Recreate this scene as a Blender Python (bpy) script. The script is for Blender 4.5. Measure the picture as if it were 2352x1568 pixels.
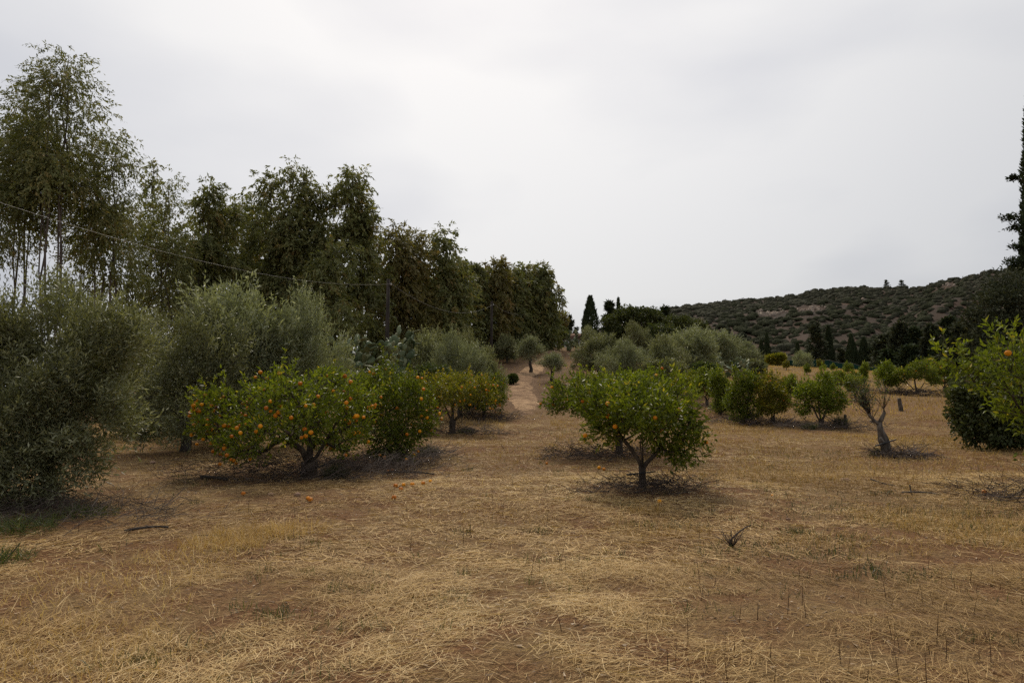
import bpy, math
import numpy as np
from mathutils import Vector, Matrix

for o in list(bpy.data.objects):
    bpy.data.objects.remove(o)
SC = bpy.context.scene
COL = SC.collection

# ------------------------------------------------------------------ camera
EYE = 1.65
PITCH = math.radians(4.09)
cam_d = bpy.data.cameras.new("camera")
cam_d.lens = 24.0
cam_d.sensor_width = 36.0
cam_d.clip_start = 0.1
cam_d.clip_end = 9000
cam = bpy.data.objects.new("camera", cam_d)
COL.objects.link(cam)
cam.location = (0, 0, EYE)
cam.rotation_euler = (math.radians(90) + PITCH, 0, 0)
SC.camera = cam

# ------------------------------------------------------------------ sky and sun
SUN_EL, SUN_AZ = math.radians(48), math.radians(-6)      # azimuth measured from +Y towards +X
sun_dir = Vector((math.sin(SUN_AZ) * math.cos(SUN_EL), math.cos(SUN_AZ) * math.cos(SUN_EL), math.sin(SUN_EL)))
W = bpy.data.worlds.new("World")
SC.world = W
W.use_nodes = True
nt = W.node_tree
nt.nodes.clear()


def nd(tree, kind, **kw):
    n = tree.nodes.new(kind)
    for k, v in kw.items():
        if k == 'inp':
            for a, b in v.items():
                n.inputs[a].default_value = b
        else:
            setattr(n, k, v)
    return n


out = nd(nt, 'ShaderNodeOutputWorld')
bg = nd(nt, 'ShaderNodeBackground', inp={'Strength': 0.1})
sky = nd(nt, 'ShaderNodeTexSky', sky_type='NISHITA', sun_disc=False, sun_elevation=SUN_EL, sun_rotation=SUN_AZ)
sky.air_density = 1.0
sky.dust_density = 3.0
tc = nd(nt, 'ShaderNodeTexCoord')
mp = nd(nt, 'ShaderNodeMapping')
mp.inputs['Scale'].default_value = (1.0, 1.0, 2.6)
mp.inputs['Rotation'].default_value = (0.0, 0.22, 0.3)
nz = nd(nt, 'ShaderNodeTexNoise', inp={'Scale': 1.5, 'Detail': 2.5, 'Roughness': 0.42, 'Distortion': 0.35})
nz2 = nd(nt, 'ShaderNodeTexNoise', inp={'Scale': 5.0, 'Detail': 4.0, 'Roughness': 0.5})
dot = nd(nt, 'ShaderNodeVectorMath', operation='DOT_PRODUCT')
dot.inputs[1].default_value = sun_dir
nrm = nd(nt, 'ShaderNodeVectorMath', operation='NORMALIZE')
glow = nd(nt, 'ShaderNodeMapRange', interpolation_type='SMOOTHSTEP', inp={'From Min': 0.50, 'From Max': 1.0, 'To Min': 0.0, 'To Max': 1.0})
cr = nd(nt, 'ShaderNodeValToRGB')
cr.color_ramp.elements[0].position = 0.38
cr.color_ramp.elements[0].color = (0.222, 0.236, 0.275, 1)
cr.color_ramp.elements[1].position = 0.61
cr.color_ramp.elements[1].color = (0.365, 0.367, 0.375, 1)
L = nt.links.new
L(tc.outputs['Generated'], nrm.inputs[0])
L(nrm.outputs[0], dot.inputs[0])
L(nrm.outputs[0], mp.inputs['Vector'])
L(mp.outputs[0], nz.inputs['Vector'])
L(mp.outputs[0], nz2.inputs['Vector'])
mxn = nd(nt, 'ShaderNodeMix', data_type='FLOAT', inp={0: 0.14})
L(nz.outputs['Fac'], mxn.inputs[2])
L(nz2.outputs['Fac'], mxn.inputs[3])
L(mxn.outputs[0], cr.inputs['Fac'])
L(dot.outputs['Value'], glow.inputs['Value'])
addg = nd(nt, 'ShaderNodeMix', data_type='RGBA', blend_type='ADD')
addg.inputs[7].default_value = (0.19, 0.18, 0.162, 1)
L(glow.outputs[0], addg.inputs[0])
L(cr.outputs[0], addg.inputs[6])
sc10 = nd(nt, 'ShaderNodeVectorMath', operation='SCALE')
sc10.inputs['Scale'].default_value = 10.0
L(addg.outputs[2], sc10.inputs[0])
cloudmix = nd(nt, 'ShaderNodeMix', data_type='RGBA', inp={0: 0.93})
L(sky.outputs[0], cloudmix.inputs[6])
L(sc10.outputs[0], cloudmix.inputs[7])
L(cloudmix.outputs[2], bg.inputs['Color'])
L(bg.outputs[0], out.inputs['Surface'])

sl = bpy.data.lights.new("sun", 'SUN')
sl.energy = 1.5
sl.angle = math.radians(14)
sl.color = (1.0, 0.90, 0.76)
so = bpy.data.objects.new("sun", sl)
COL.objects.link(so)
so.rotation_euler = (-sun_dir).to_track_quat('-Z', 'Y').to_euler()

SC.view_settings.view_transform = 'Standard'
SC.view_settings.look = 'None'
SC.view_settings.exposure = 0.7
SC.view_settings.gamma = 1.0
SC.view_settings.use_curve_mapping = False
SC.cycles.use_denoising = False
SC.cycles.max_bounces = 6
SC.cycles.diffuse_bounces = 3
SC.cycles.glossy_bounces = 2
SC.cycles.transmission_bounces = 3
SC.cycles.transparent_max_bounces = 4

# ------------------------------------------------------------------ numeric helpers
F = 1568.0      # focal length in units of a picture 2352 wide; used to lay things out by bearing and distance


def bx(px, d):
    """world x of a bearing at a distance d along the view"""
    return (px - 1176.0) / F * d


def bz(py, d):
    """world height seen at a picture height at distance d"""
    return EYE + d * math.tan(math.atan((784.0 - py) / F) + PITCH)


def sstep(a, b, x):
    t = np.clip((np.asarray(x, float) - a) / (b - a), 0, 1)
    return t * t * (3 - 2 * t)


def hash2(ix, iy, seed):
    h = (ix.astype(np.int64) * 374761393 + iy.astype(np.int64) * 668265263 + seed * 974711) & 0x7fffffff
    h = ((h ^ (h >> 13)) * 1274126177) & 0x7fffffff
    h = (h ^ (h >> 16)) & 0xffff
    return h / 65535.0


def noise2(x, y, seed=0):
    x = np.asarray(x, float)
    y = np.asarray(y, float)
    ix, iy = np.floor(x), np.floor(y)
    fx, fy = x - ix, y - iy
    fx = fx * fx * (3 - 2 * fx)
    fy = fy * fy * (3 - 2 * fy)
    a, b = hash2(ix, iy, seed), hash2(ix + 1, iy, seed)
    c, d = hash2(ix, iy + 1, seed), hash2(ix + 1, iy + 1, seed)
    return (a * (1 - fx) + b * fx) * (1 - fy) + (c * (1 - fx) + d * fx) * fy


def fbm(x, y, seed=0, n=4):
    s, a, t = 0, 0.5, 0
    for i in range(n):
        s = s + a * noise2(x * 2 ** i, y * 2 ** i, seed + i * 17)
        t += a
        a *= 0.5
    return s / t


def unit(v):
    return v / np.maximum(np.linalg.norm(v, axis=-1, keepdims=True), 1e-9)


def prof(y, ys, zs):
    w = 3.0
    return (np.interp(y - w, ys, zs) + np.interp(y, ys, zs) * 2 + np.interp(y + w, ys, zs)) / 4


YC = [-50, 26, 35, 40, 52, 60, 72, 85, 95, 160, 260, 9000]
ZC = [0, 0, .4, .8, 2.2, 3.3, 5.2, 7.0, 7.4, 7.2, 1.0, 0]
YR = [-50, 25, 30, 40, 53, 66, 80, 88, 100, 130, 200, 260, 9000]
ZR = [0, 0, .1, .5, 1.35, 2.8, 4.4, 4.8, 4.2, 2.6, 1.5, 1.0, 0]


def Hbase(x, y):
    x = np.asarray(x, float)
    y = np.asarray(y, float)
    wr = sstep(12, 30, x)
    wl = sstep(-9, -24, x)
    hr = prof(y, YR, ZR) - 0.055 * np.clip(x - 32, 0, 30) * sstep(55, 85, y) * sstep(200, 120, y)
    return prof(y, YC, ZC) * (1 - wr) * (1 - wl) + hr * wr + 0.25 * prof(y, YC, ZC) * wl * (1 - wr)


def H(x, y):
    x = np.asarray(x, float)
    y = np.asarray(y, float)
    rel = (fbm(x * .35, y * .35, 5, 3) - .5) * .16 + (fbm(x * 1.6, y * 1.6, 9, 3) - .5) * .06
    return Hbase(x, y) + rel


# ------------------------------------------------------------------ mesh building
class Geo:
    """collects triangles (and a random value per triangle) and turns them into ONE mesh"""

    def __init__(self):
        self.v, self.t, self.r, self.n = [], [], [], 0

    def add(self, v, t, r=None):
        v = np.asarray(v, np.float32).reshape(-1, 3)
        t = np.asarray(t, np.int32).reshape(-1, 3)
        self.v.append(v)
        self.t.append(t + self.n)
        self.r.append(np.full(len(t), .5, np.float32) if r is None else np.asarray(r, np.float32))
        self.n += len(v)

    def mesh(self, name, mat=None, smooth=False):
        me = bpy.data.meshes.new(name)
        v = np.concatenate(self.v)
        t = np.concatenate(self.t)
        r = np.concatenate(self.r)
        me.vertices.add(len(v))
        me.vertices.foreach_set('co', v.ravel())
        me.loops.add(len(t) * 3)
        me.loops.foreach_set('vertex_index', t.ravel())
        me.polygons.add(len(t))
        me.polygons.foreach_set('loop_start', np.arange(0, len(t) * 3, 3, dtype=np.int32))
        try:
            me.polygons.foreach_set('loop_total', np.full(len(t), 3, np.int32))
        except Exception:
            pass
        if smooth:
            me.polygons.foreach_set('use_smooth', np.ones(len(t), bool))
        at = me.attributes.new('rnd', 'FLOAT', 'FACE')
        at.data.foreach_set('value', r)
        me.update(calc_edges=True)
        if mat:
            me.materials.append(mat)
        return me


def leaf_geo(g, P, A, N, Ln, Wd, rnd, fold=.18, bend=0.0):
    """folded diamond leaves: base P, axis A, face normal N"""
    A = unit(A)
    S = unit(np.cross(A, N))
    n = np.cross(S, A)
    Ln = np.broadcast_to(np.asarray(Ln, float), (len(P),))[:, None]
    Wd = np.broadcast_to(np.asarray(Wd, float), (len(P),))[:, None]
    mid = P + A * Ln * .45
    tip = P + A * Ln - n * Ln * bend
    le = mid - S * Wd * .5 + n * Wd * fold
    ri = mid + S * Wd * .5 + n * Wd * fold
    V = np.stack([P, ri, tip, le], 1).reshape(-1, 3)
    b = (np.arange(len(P)) * 4)[:, None]
    T = np.concatenate([b + np.array([[0, 1, 2]]), b + np.array([[0, 2, 3]])], 1).reshape(-1, 3)
    g.add(V, T, np.repeat(rnd, 2))


def blade_geo(g, P, D, side, Ln, Wd, rnd, curl, segs=2):
    """thin straws: tapered strips with `segs` pieces, curling along vector curl"""
    n = len(P)
    Ln = np.broadcast_to(np.asarray(Ln, float), (n,))[:, None]
    Wd = np.broadcast_to(np.asarray(Wd, float), (n,))[:, None]
    rows = []
    for k in range(segs):
        s = k / segs
        c = P + D * Ln * s + curl * Ln * s * s
        w = Wd * (1 - .55 * s) * .5
        rows += [c - side * w, c + side * w]
    rows.append(P + D * Ln + curl * Ln)
    m = len(rows)
    V = np.stack(rows, 1).reshape(-1, 3)
    tr = []
    for k in range(segs - 1):
        a = 2 * k
        tr += [[a, a + 1, a + 3], [a, a + 3, a + 2]]
    a = 2 * (segs - 1)
    tr.append([a, a + 1, a + 2])
    tr = np.array(tr)
    T = ((np.arange(n) * m)[:, None, None] + tr[None]).reshape(-1, 3)
    g.add(V, T, np.repeat(rnd, len(tr)))


def tube_geo(g, pts, rad, sides=6, rnd=.5, cap=True):
    pts = np.asarray(pts, float)
    rad = np.asarray(rad, float)
    k = len(pts)
    tan = np.gradient(pts, axis=0)
    tan = unit(tan)
    ref = np.array([0.0, 0, 1]) if abs(tan[0][2]) < .9 else np.array([1.0, 0, 0])
    u = unit(np.cross(tan, ref))
    w = np.cross(tan, u)
    a = np.arange(sides) * 2 * math.pi / sides
    ring = u[:, None] * np.cos(a)[None, :, None] + w[:, None] * np.sin(a)[None, :, None]
    V = pts[:, None] + ring * rad[:, None, None]
    V = V.reshape(-1, 3)
    i = np.arange(k - 1)[:, None] * sides
    j = np.arange(sides)[None]
    jn = (j + 1) % sides
    q = np.stack([i + j, i + jn, i + sides + jn, i + sides + j], -1).reshape(-1, 4)
    T = np.concatenate([q[:, [0, 1, 2]], q[:, [0, 2, 3]]])
    if cap:
        V = np.concatenate([V, pts[[0]], pts[[-1]]])
        nb, ne = k * sides, k * sides + 1
        e = (k - 1) * sides
        T = np.concatenate([T, np.stack([np.full(sides, nb), (np.arange(sides) + 1) % sides, np.arange(sides)], 1),
                            np.stack([np.full(sides, ne), e + np.arange(sides), e + (np.arange(sides) + 1) % sides], 1)])
    g.add(V, T, np.full(len(T), rnd))


def box_geo(g, lo, hi):
    x0, y0, z0 = lo
    x1, y1, z1 = hi
    v = [(x0, y0, z0), (x1, y0, z0), (x1, y1, z0), (x0, y1, z0), (x0, y0, z1), (x1, y0, z1), (x1, y1, z1), (x0, y1, z1)]
    q = [(0, 3, 2, 1), (4, 5, 6, 7), (0, 1, 5, 4), (1, 2, 6, 5), (2, 3, 7, 6), (3, 0, 4, 7)]
    t = []
    for a, b, c, d in q:
        t += [(a, b, c), (a, c, d)]
    g.add(v, t)


def ico(sub=1):
    import bmesh
    bm = bmesh.new()
    bmesh.ops.create_icosphere(bm, subdivisions=sub, radius=1)
    v = np.array([p.co[:] for p in bm.verts])
    t = np.array([[q.index for q in f.verts] for f in bm.faces])
    bm.free()
    return v, t


ICO1, ICO2, ICO3 = ico(1), ico(2), ico(3)


# ------------------------------------------------------------------ things
def tag(o, label=None, cat=None, group=None, kind=None):
    if label:
        o['label'] = label
    if cat:
        o['category'] = cat
    if group:
        o['group'] = group
    if kind:
        o['kind'] = kind
    return o


def link(name, me, parent=None, loc=(0, 0, 0), rotz=0.0, scale=1.0):
    o = bpy.data.objects.new(name, me)
    COL.objects.link(o)
    if parent is not None:
        o.parent = parent
    o.location = loc
    o.rotation_euler = (0, 0, rotz)
    o.scale = (scale,) * 3 if np.isscalar(scale) else scale
    return o


def plant(name, label, cat, x, y, parts, rotz=0.0, scale=1.0, group=None, sink=0.03, z=None):
    root = link(name, None, None, (x, y, (float(H(x, y)) if z is None else z) - sink), rotz, scale)
    root.empty_display_size = .2
    tag(root, label, cat, group)
    for pn, me in parts:
        c = link(pn, me, root)
        if pn in ('crown', 'foliage', 'needles'):
            pass
    return root


# ------------------------------------------------------------------ materials
def new_mat(name):
    m = bpy.data.materials.new(name)
    m.use_nodes = True
    t = m.node_tree
    t.nodes.clear()
    return m, t


def ramp(t, cols, pos=None):
    n = t.nodes.new('ShaderNodeValToRGB')
    e = n.color_ramp.elements
    while len(e) < len(cols):
        e.new(0.5)
    for i, c in enumerate(cols):
        e[i].position = pos[i] if pos else i / (len(cols) - 1)
        e[i].color = (*c, 1)
    return n


def leaf_mat(name, cols, transl=.3, rough=.5, spec=.35, pos=None, tcol=1.6):
    m, t = new_mat(name)
    at = nd(t, 'ShaderNodeAttribute', attribute_name='rnd')
    rp = ramp(t, cols, pos)
    t.links.new(at.outputs['Fac'], rp.inputs['Fac'])
    oi = nd(t, 'ShaderNodeObjectInfo')
    mr = nd(t, 'ShaderNodeMapRange', inp={'To Min': .86, 'To Max': 1.14})
    t.links.new(oi.outputs['Random'], mr.inputs['Value'])
    hs = nd(t, 'ShaderNodeHueSaturation')
    t.links.new(rp.outputs[0], hs.inputs['Color'])
    t.links.new(mr.outputs[0], hs.inputs['Value'])
    p = nd(t, 'ShaderNodeBsdfPrincipled', inp={'Roughness': rough, 'Specular IOR Level': spec})
    t.links.new(hs.outputs[0], p.inputs['Base Color'])
    tr = nd(t, 'ShaderNodeBsdfTranslucent')
    mu = nd(t, 'ShaderNodeVectorMath', operation='MULTIPLY')
    mu.inputs[1].default_value = (tcol * 1.1, tcol * 1.15, tcol * .5)
    t.links.new(hs.outputs[0], mu.inputs[0])
    t.links.new(mu.outputs[0], tr.inputs['Color'])
    mx = nd(t, 'ShaderNodeMixShader', inp={0: transl})
    t.links.new(p.outputs[0], mx.inputs[1])
    t.links.new(tr.outputs[0], mx.inputs[2])
    o = nd(t, 'ShaderNodeOutputMaterial')
    t.links.new(mx.outputs[0], o.inputs['Surface'])
    return m


def rough_mat(name, cols, scale=6.0, stretch=(1, 1, 1), rough=.9, bump=.4, bscale=None, spec=.15, pos=None, detail=5, coord='Object'):
    m, t = new_mat(name)
    tcn = nd(t, 'ShaderNodeTexCoord')
    mpn = nd(t, 'ShaderNodeMapping')
    mpn.inputs['Scale'].default_value = stretch
    t.links.new(tcn.outputs[coord], mpn.inputs['Vector'])
    n = nd(t, 'ShaderNodeTexNoise', inp={'Scale': scale, 'Detail': detail, 'Roughness': .6})
    t.links.new(mpn.outputs[0], n.inputs['Vector'])
    rp = ramp(t, cols, pos or [.3 + .4 * i / (len(cols) - 1) for i in range(len(cols))])
    t.links.new(n.outputs['Fac'], rp.inputs['Fac'])
    p = nd(t, 'ShaderNodeBsdfPrincipled', inp={'Roughness': rough, 'Specular IOR Level': spec})
    t.links.new(rp.outputs[0], p.inputs['Base Color'])
    n2 = nd(t, 'ShaderNodeTexNoise', inp={'Scale': bscale or scale * 3, 'Detail': 4})
    t.links.new(mpn.outputs[0], n2.inputs['Vector'])
    b = nd(t, 'ShaderNodeBump', inp={'Strength': bump, 'Distance': .02})
    t.links.new(n2.outputs['Fac'], b.inputs['Height'])
    t.links.new(b.outputs[0], p.inputs['Normal'])
    o = nd(t, 'ShaderNodeOutputMaterial')
    t.links.new(p.outputs[0], o.inputs['Surface'])
    return m


def rnd_mat(name, cols, rough=.85, spec=.15, transl=0.0):
    """plain material coloured by each piece's own random value"""
    return leaf_mat(name, cols, transl, rough, spec, tcol=1.0)


M = {}
M['euc'] = leaf_mat('eucalyptus_leaf', [(0.082, 0.085, 0.0312), (0.143, 0.153, 0.0531), (0.204, 0.196, 0.0748), (0.274, 0.184, 0.0624)], .25, .55, .22)
M['euc_rust'] = leaf_mat('eucalyptus_rusty_leaf', [(0.0945, 0.0862, 0.0297), (0.145, 0.128, 0.0438), (0.196, 0.156, 0.0523), (0.24, 0.147, 0.0494)], .28, .55, .2)
M['olive'] = leaf_mat('olive_leaf', [(0.0894, 0.0894, 0.0405), (0.151, 0.155, 0.0729), (0.23, 0.23, 0.121), (0.389, 0.389, 0.254)], .2, .5, .28, [0, .4, .75, 1])
M['olive_pale'] = leaf_mat('olive_pale_leaf', [(0.113, 0.12, 0.0636), (0.186, 0.196, 0.108), (0.261, 0.272, 0.164), (0.397, 0.403, 0.289)], .2, .5, .28, [0, .4, .75, 1])
M['orange_leaf'] = leaf_mat('orange_tree_leaf', [(0.0552, 0.0704, 0.0106), (0.103, 0.127, 0.0141), (0.169, 0.187, 0.0194), (0.35, 0.273, 0.0352)], .36, .4, .2, [0, .45, .85, 1])
M['orange_leaf_yellow'] = leaf_mat('yellowing_orange_leaf', [(0.084, 0.0924, 0.0126), (0.147, 0.147, 0.0168), (0.245, 0.203, 0.0252), (0.434, 0.28, 0.0392)], .36, .42, .2, [0, .45, .8, 1])
M['orange_leaf_fresh'] = leaf_mat('fresh_orange_leaf', [(0.063, 0.084, 0.0112), (0.112, 0.14, 0.0154), (0.175, 0.196, 0.0196), (0.28, 0.252, 0.0336)], .38, .4, .2, [0, .45, .85, 1])
M['dark_leaf'] = leaf_mat('dark_broad_leaf', [(0.0297, 0.0378, 0.0121), (0.0513, 0.0621, 0.0189), (0.0783, 0.0864, 0.0297), (0.115, 0.115, 0.0432)], .2, .5, .2)
M['conifer'] = leaf_mat('cypress_spray', [(0.0218, 0.0328, 0.0164), (0.0382, 0.0528, 0.0255), (0.0582, 0.0728, 0.0346), (0.0874, 0.0946, 0.0455)], .08, .75, .08)
M['conifer_grey'] = leaf_mat('grey_conifer_spray', [(0.03, 0.0375, 0.0225), (0.0506, 0.0581, 0.0338), (0.075, 0.0806, 0.045), (0.103, 0.103, 0.06)], .08, .75, .08)
M['bush'] = leaf_mat('bush_leaf', [(0.0286, 0.0416, 0.013), (0.0546, 0.0728, 0.0195), (0.0884, 0.107, 0.0286), (0.13, 0.13, 0.039)], .25, .45, .35)
M['weed'] = leaf_mat('weed_blade', [(0.035, 0.0425, 0.018), (0.06, 0.0723, 0.03), (0.1, 0.0978, 0.045), (0.17, 0.132, 0.06)], .25, .5, .3)
M['scrub'] = leaf_mat('hill_shrub_leaf', [(.030, .033, .018), (.048, .052, .028), (.064, .066, .036), (.080, .076, .046)], .1, .9, .05)
M['scrub_rest'] = leaf_mat('hill_scrub_leaf', [(0.0324, 0.0346, 0.0216), (0.0497, 0.0497, 0.0313), (0.0648, 0.0605, 0.04), (0.081, 0.0691, 0.0497)], .1, .9, .05)
M['straw'] = leaf_mat('straw', [(0.192, 0.113, 0.0424), (0.384, 0.243, 0.0936), (0.566, 0.386, 0.163), (0.747, 0.568, 0.299)], .15, .65, .2)
M['drygrass'] = leaf_mat('dry_grass', [(0.169, 0.103, 0.0405), (0.325, 0.198, 0.0756), (0.481, 0.31, 0.121), (0.624, 0.436, 0.189)], .2, .7, .15)
M['stalk'] = leaf_mat('brown_stalk', [(.045, .024, .013), (.085, .044, .022), (.13, .07, .035)], .05, .7, .2)
M['twig'] = leaf_mat('dead_twig', [(.035, .024, .018), (.065, .047, .037), (.105, .080, .064), (.15, .12, .10)], .0, .8, .2)
M['litter'] = leaf_mat('leaf_litter', [(.10, .06, .035), (.20, .13, .075), (.32, .22, .13), (.48, .37, .25)], .05, .7, .2)
M['bark_orange'] = rough_mat('orange_tree_bark', [(.030, .022, .017), (.075, .058, .043), (.14, .105, .070)], 7, (1, 1, .5), .9, .6)
M['bark_olive'] = rough_mat('olive_bark', [(.024, .020, .017), (.055, .046, .038), (.105, .09, .075)], 6, (1, 1, .4), .9, .7)
M['bark_euc'] = rough_mat('eucalyptus_bark', [(0.065, 0.052, 0.0416), (0.137, 0.114, 0.0936), (0.247, 0.215, 0.182)], 1.6, (1, 1, .3), .85, .3)
M['bark_dead'] = rough_mat('dead_wood', [(0.0338, 0.0255, 0.0195), (0.105, 0.0864, 0.0675), (0.217, 0.188, 0.154)], 8, (1, 1, .35), .95, .7)
M['pole'] = rough_mat('creosoted_pole_wood', [(.018, .014, .012), (.040, .031, .025), (.075, .06, .05)], 5, (1, 1, .15), .85, .4)
M['black'] = rough_mat('black_plastic_pipe', [(.008, .008, .008), (.02, .018, .017)], 5, rough=.5, spec=.4, bump=.1)
M['wire'] = rough_mat('aluminium_wire', [(0.132, 0.12, 0.102), (0.204, 0.186, 0.156)], 5, rough=.5, spec=.4, bump=.05)
M['ceramic'] = rough_mat('insulator_ceramic', [(.35, .33, .3), (.5, .48, .44)], 5, rough=.3, spec=.5, bump=.05)
M['orange'] = rough_mat('orange_peel', [(0.598, 0.183, 0.0072), (0.762, 0.272, 0.0084), (0.871, 0.378, 0.0132)], 9, rough=.5, bump=.15, bscale=120, spec=.2)
_t = M['orange'].node_tree
_oi = nd(_t, 'ShaderNodeObjectInfo')
_mr = nd(_t, 'ShaderNodeMapRange', inp={'To Min': .62, 'To Max': 1.12})
_mh = nd(_t, 'ShaderNodeMapRange', inp={'To Min': .488, 'To Max': .508})
_hs = nd(_t, 'ShaderNodeHueSaturation')
_pb = [q for q in _t.nodes if q.type == 'BSDF_PRINCIPLED'][0]
_src = _pb.inputs['Base Color'].links[0].from_socket
_t.links.new(_oi.outputs['Random'], _mr.inputs['Value'])
_t.links.new(_oi.outputs['Random'], _mh.inputs['Value'])
_t.links.new(_mr.outputs[0], _hs.inputs['Value'])
_t.links.new(_mh.outputs[0], _hs.inputs['Hue'])
_t.links.new(_src, _hs.inputs['Color'])
_t.links.new(_hs.outputs[0], _pb.inputs['Base Color'])
M['stone'] = rough_mat('field_stone', [(.20, .115, .07), (.32, .20, .13), (.42, .29, .20)], 6, bump=.6)
M['rock'] = rough_mat('granite_outcrop', [(0.15, 0.109, 0.0788), (0.255, 0.199, 0.15), (0.345, 0.289, 0.232)], 1.2, bump=.8, bscale=4)
M['plaster'] = rough_mat('pale_plaster', [(.50, .48, .44), (.62, .60, .56)], 1.5, bump=.1)
M['tile'] = rough_mat('roof_tile', [(.18, .10, .07), (.28, .17, .11)], 3, bump=.3)
M['glass'] = rough_mat('dark_window_glass', [(.02, .022, .025), (.03, .032, .036)], 3, rough=.12, spec=.5, bump=.02)
M['net'] = rough_mat('green_shade_net', [(.006, .032, .024), (.012, .050, .038)], 3, (1, 1, 3), rough=.8, bump=.3, bscale=60)
M['pad'] = None


def pad_material():
    m, t = new_mat('prickly_pear_skin')
    tcn = nd(t, 'ShaderNodeTexCoord')
    oi = nd(t, 'ShaderNodeObjectInfo')
    rp = ramp(t, [(.075, .105, .045), (.12, .155, .072), (.17, .20, .10), (.22, .22, .11)])
    t.links.new(oi.outputs['Random'], rp.inputs['Fac'])
    vo = nd(t, 'ShaderNodeTexVoronoi', inp={'Scale': 22.0})
    t.links.new(tcn.outputs['Object'], vo.inputs['Vector'])
    mr = nd(t, 'ShaderNodeMapRange', inp={'From Min': .0, 'From Max': .22, 'To Min': .6, 'To Max': 1.0})
    t.links.new(vo.outputs['Distance'], mr.inputs['Value'])
    no = nd(t, 'ShaderNodeTexNoise', inp={'Scale': 5.0})
    t.links.new(tcn.outputs['Object'], no.inputs['Vector'])
    mr2 = nd(t, 'ShaderNodeMapRange', inp={'To Min': .7, 'To Max': 1.25})
    t.links.new(no.outputs['Fac'], mr2.inputs['Value'])
    ml = nd(t, 'ShaderNodeMath', operation='MULTIPLY')
    t.links.new(mr.outputs[0], ml.inputs[0])
    t.links.new(mr2.outputs[0], ml.inputs[1])
    sc = nd(t, 'ShaderNodeVectorMath', operation='SCALE')
    t.links.new(rp.outputs[0], sc.inputs[0])
    t.links.new(ml.outputs[0], sc.inputs['Scale'])
    p = nd(t, 'ShaderNodeBsdfPrincipled', inp={'Roughness': .55, 'Specular IOR Level': .35})
    t.links.new(sc.outputs[0], p.inputs['Base Color'])
    o = nd(t, 'ShaderNodeOutputMaterial')
    t.links.new(p.outputs[0], o.inputs['Surface'])
    return m


M['pad'] = pad_material()


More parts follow.
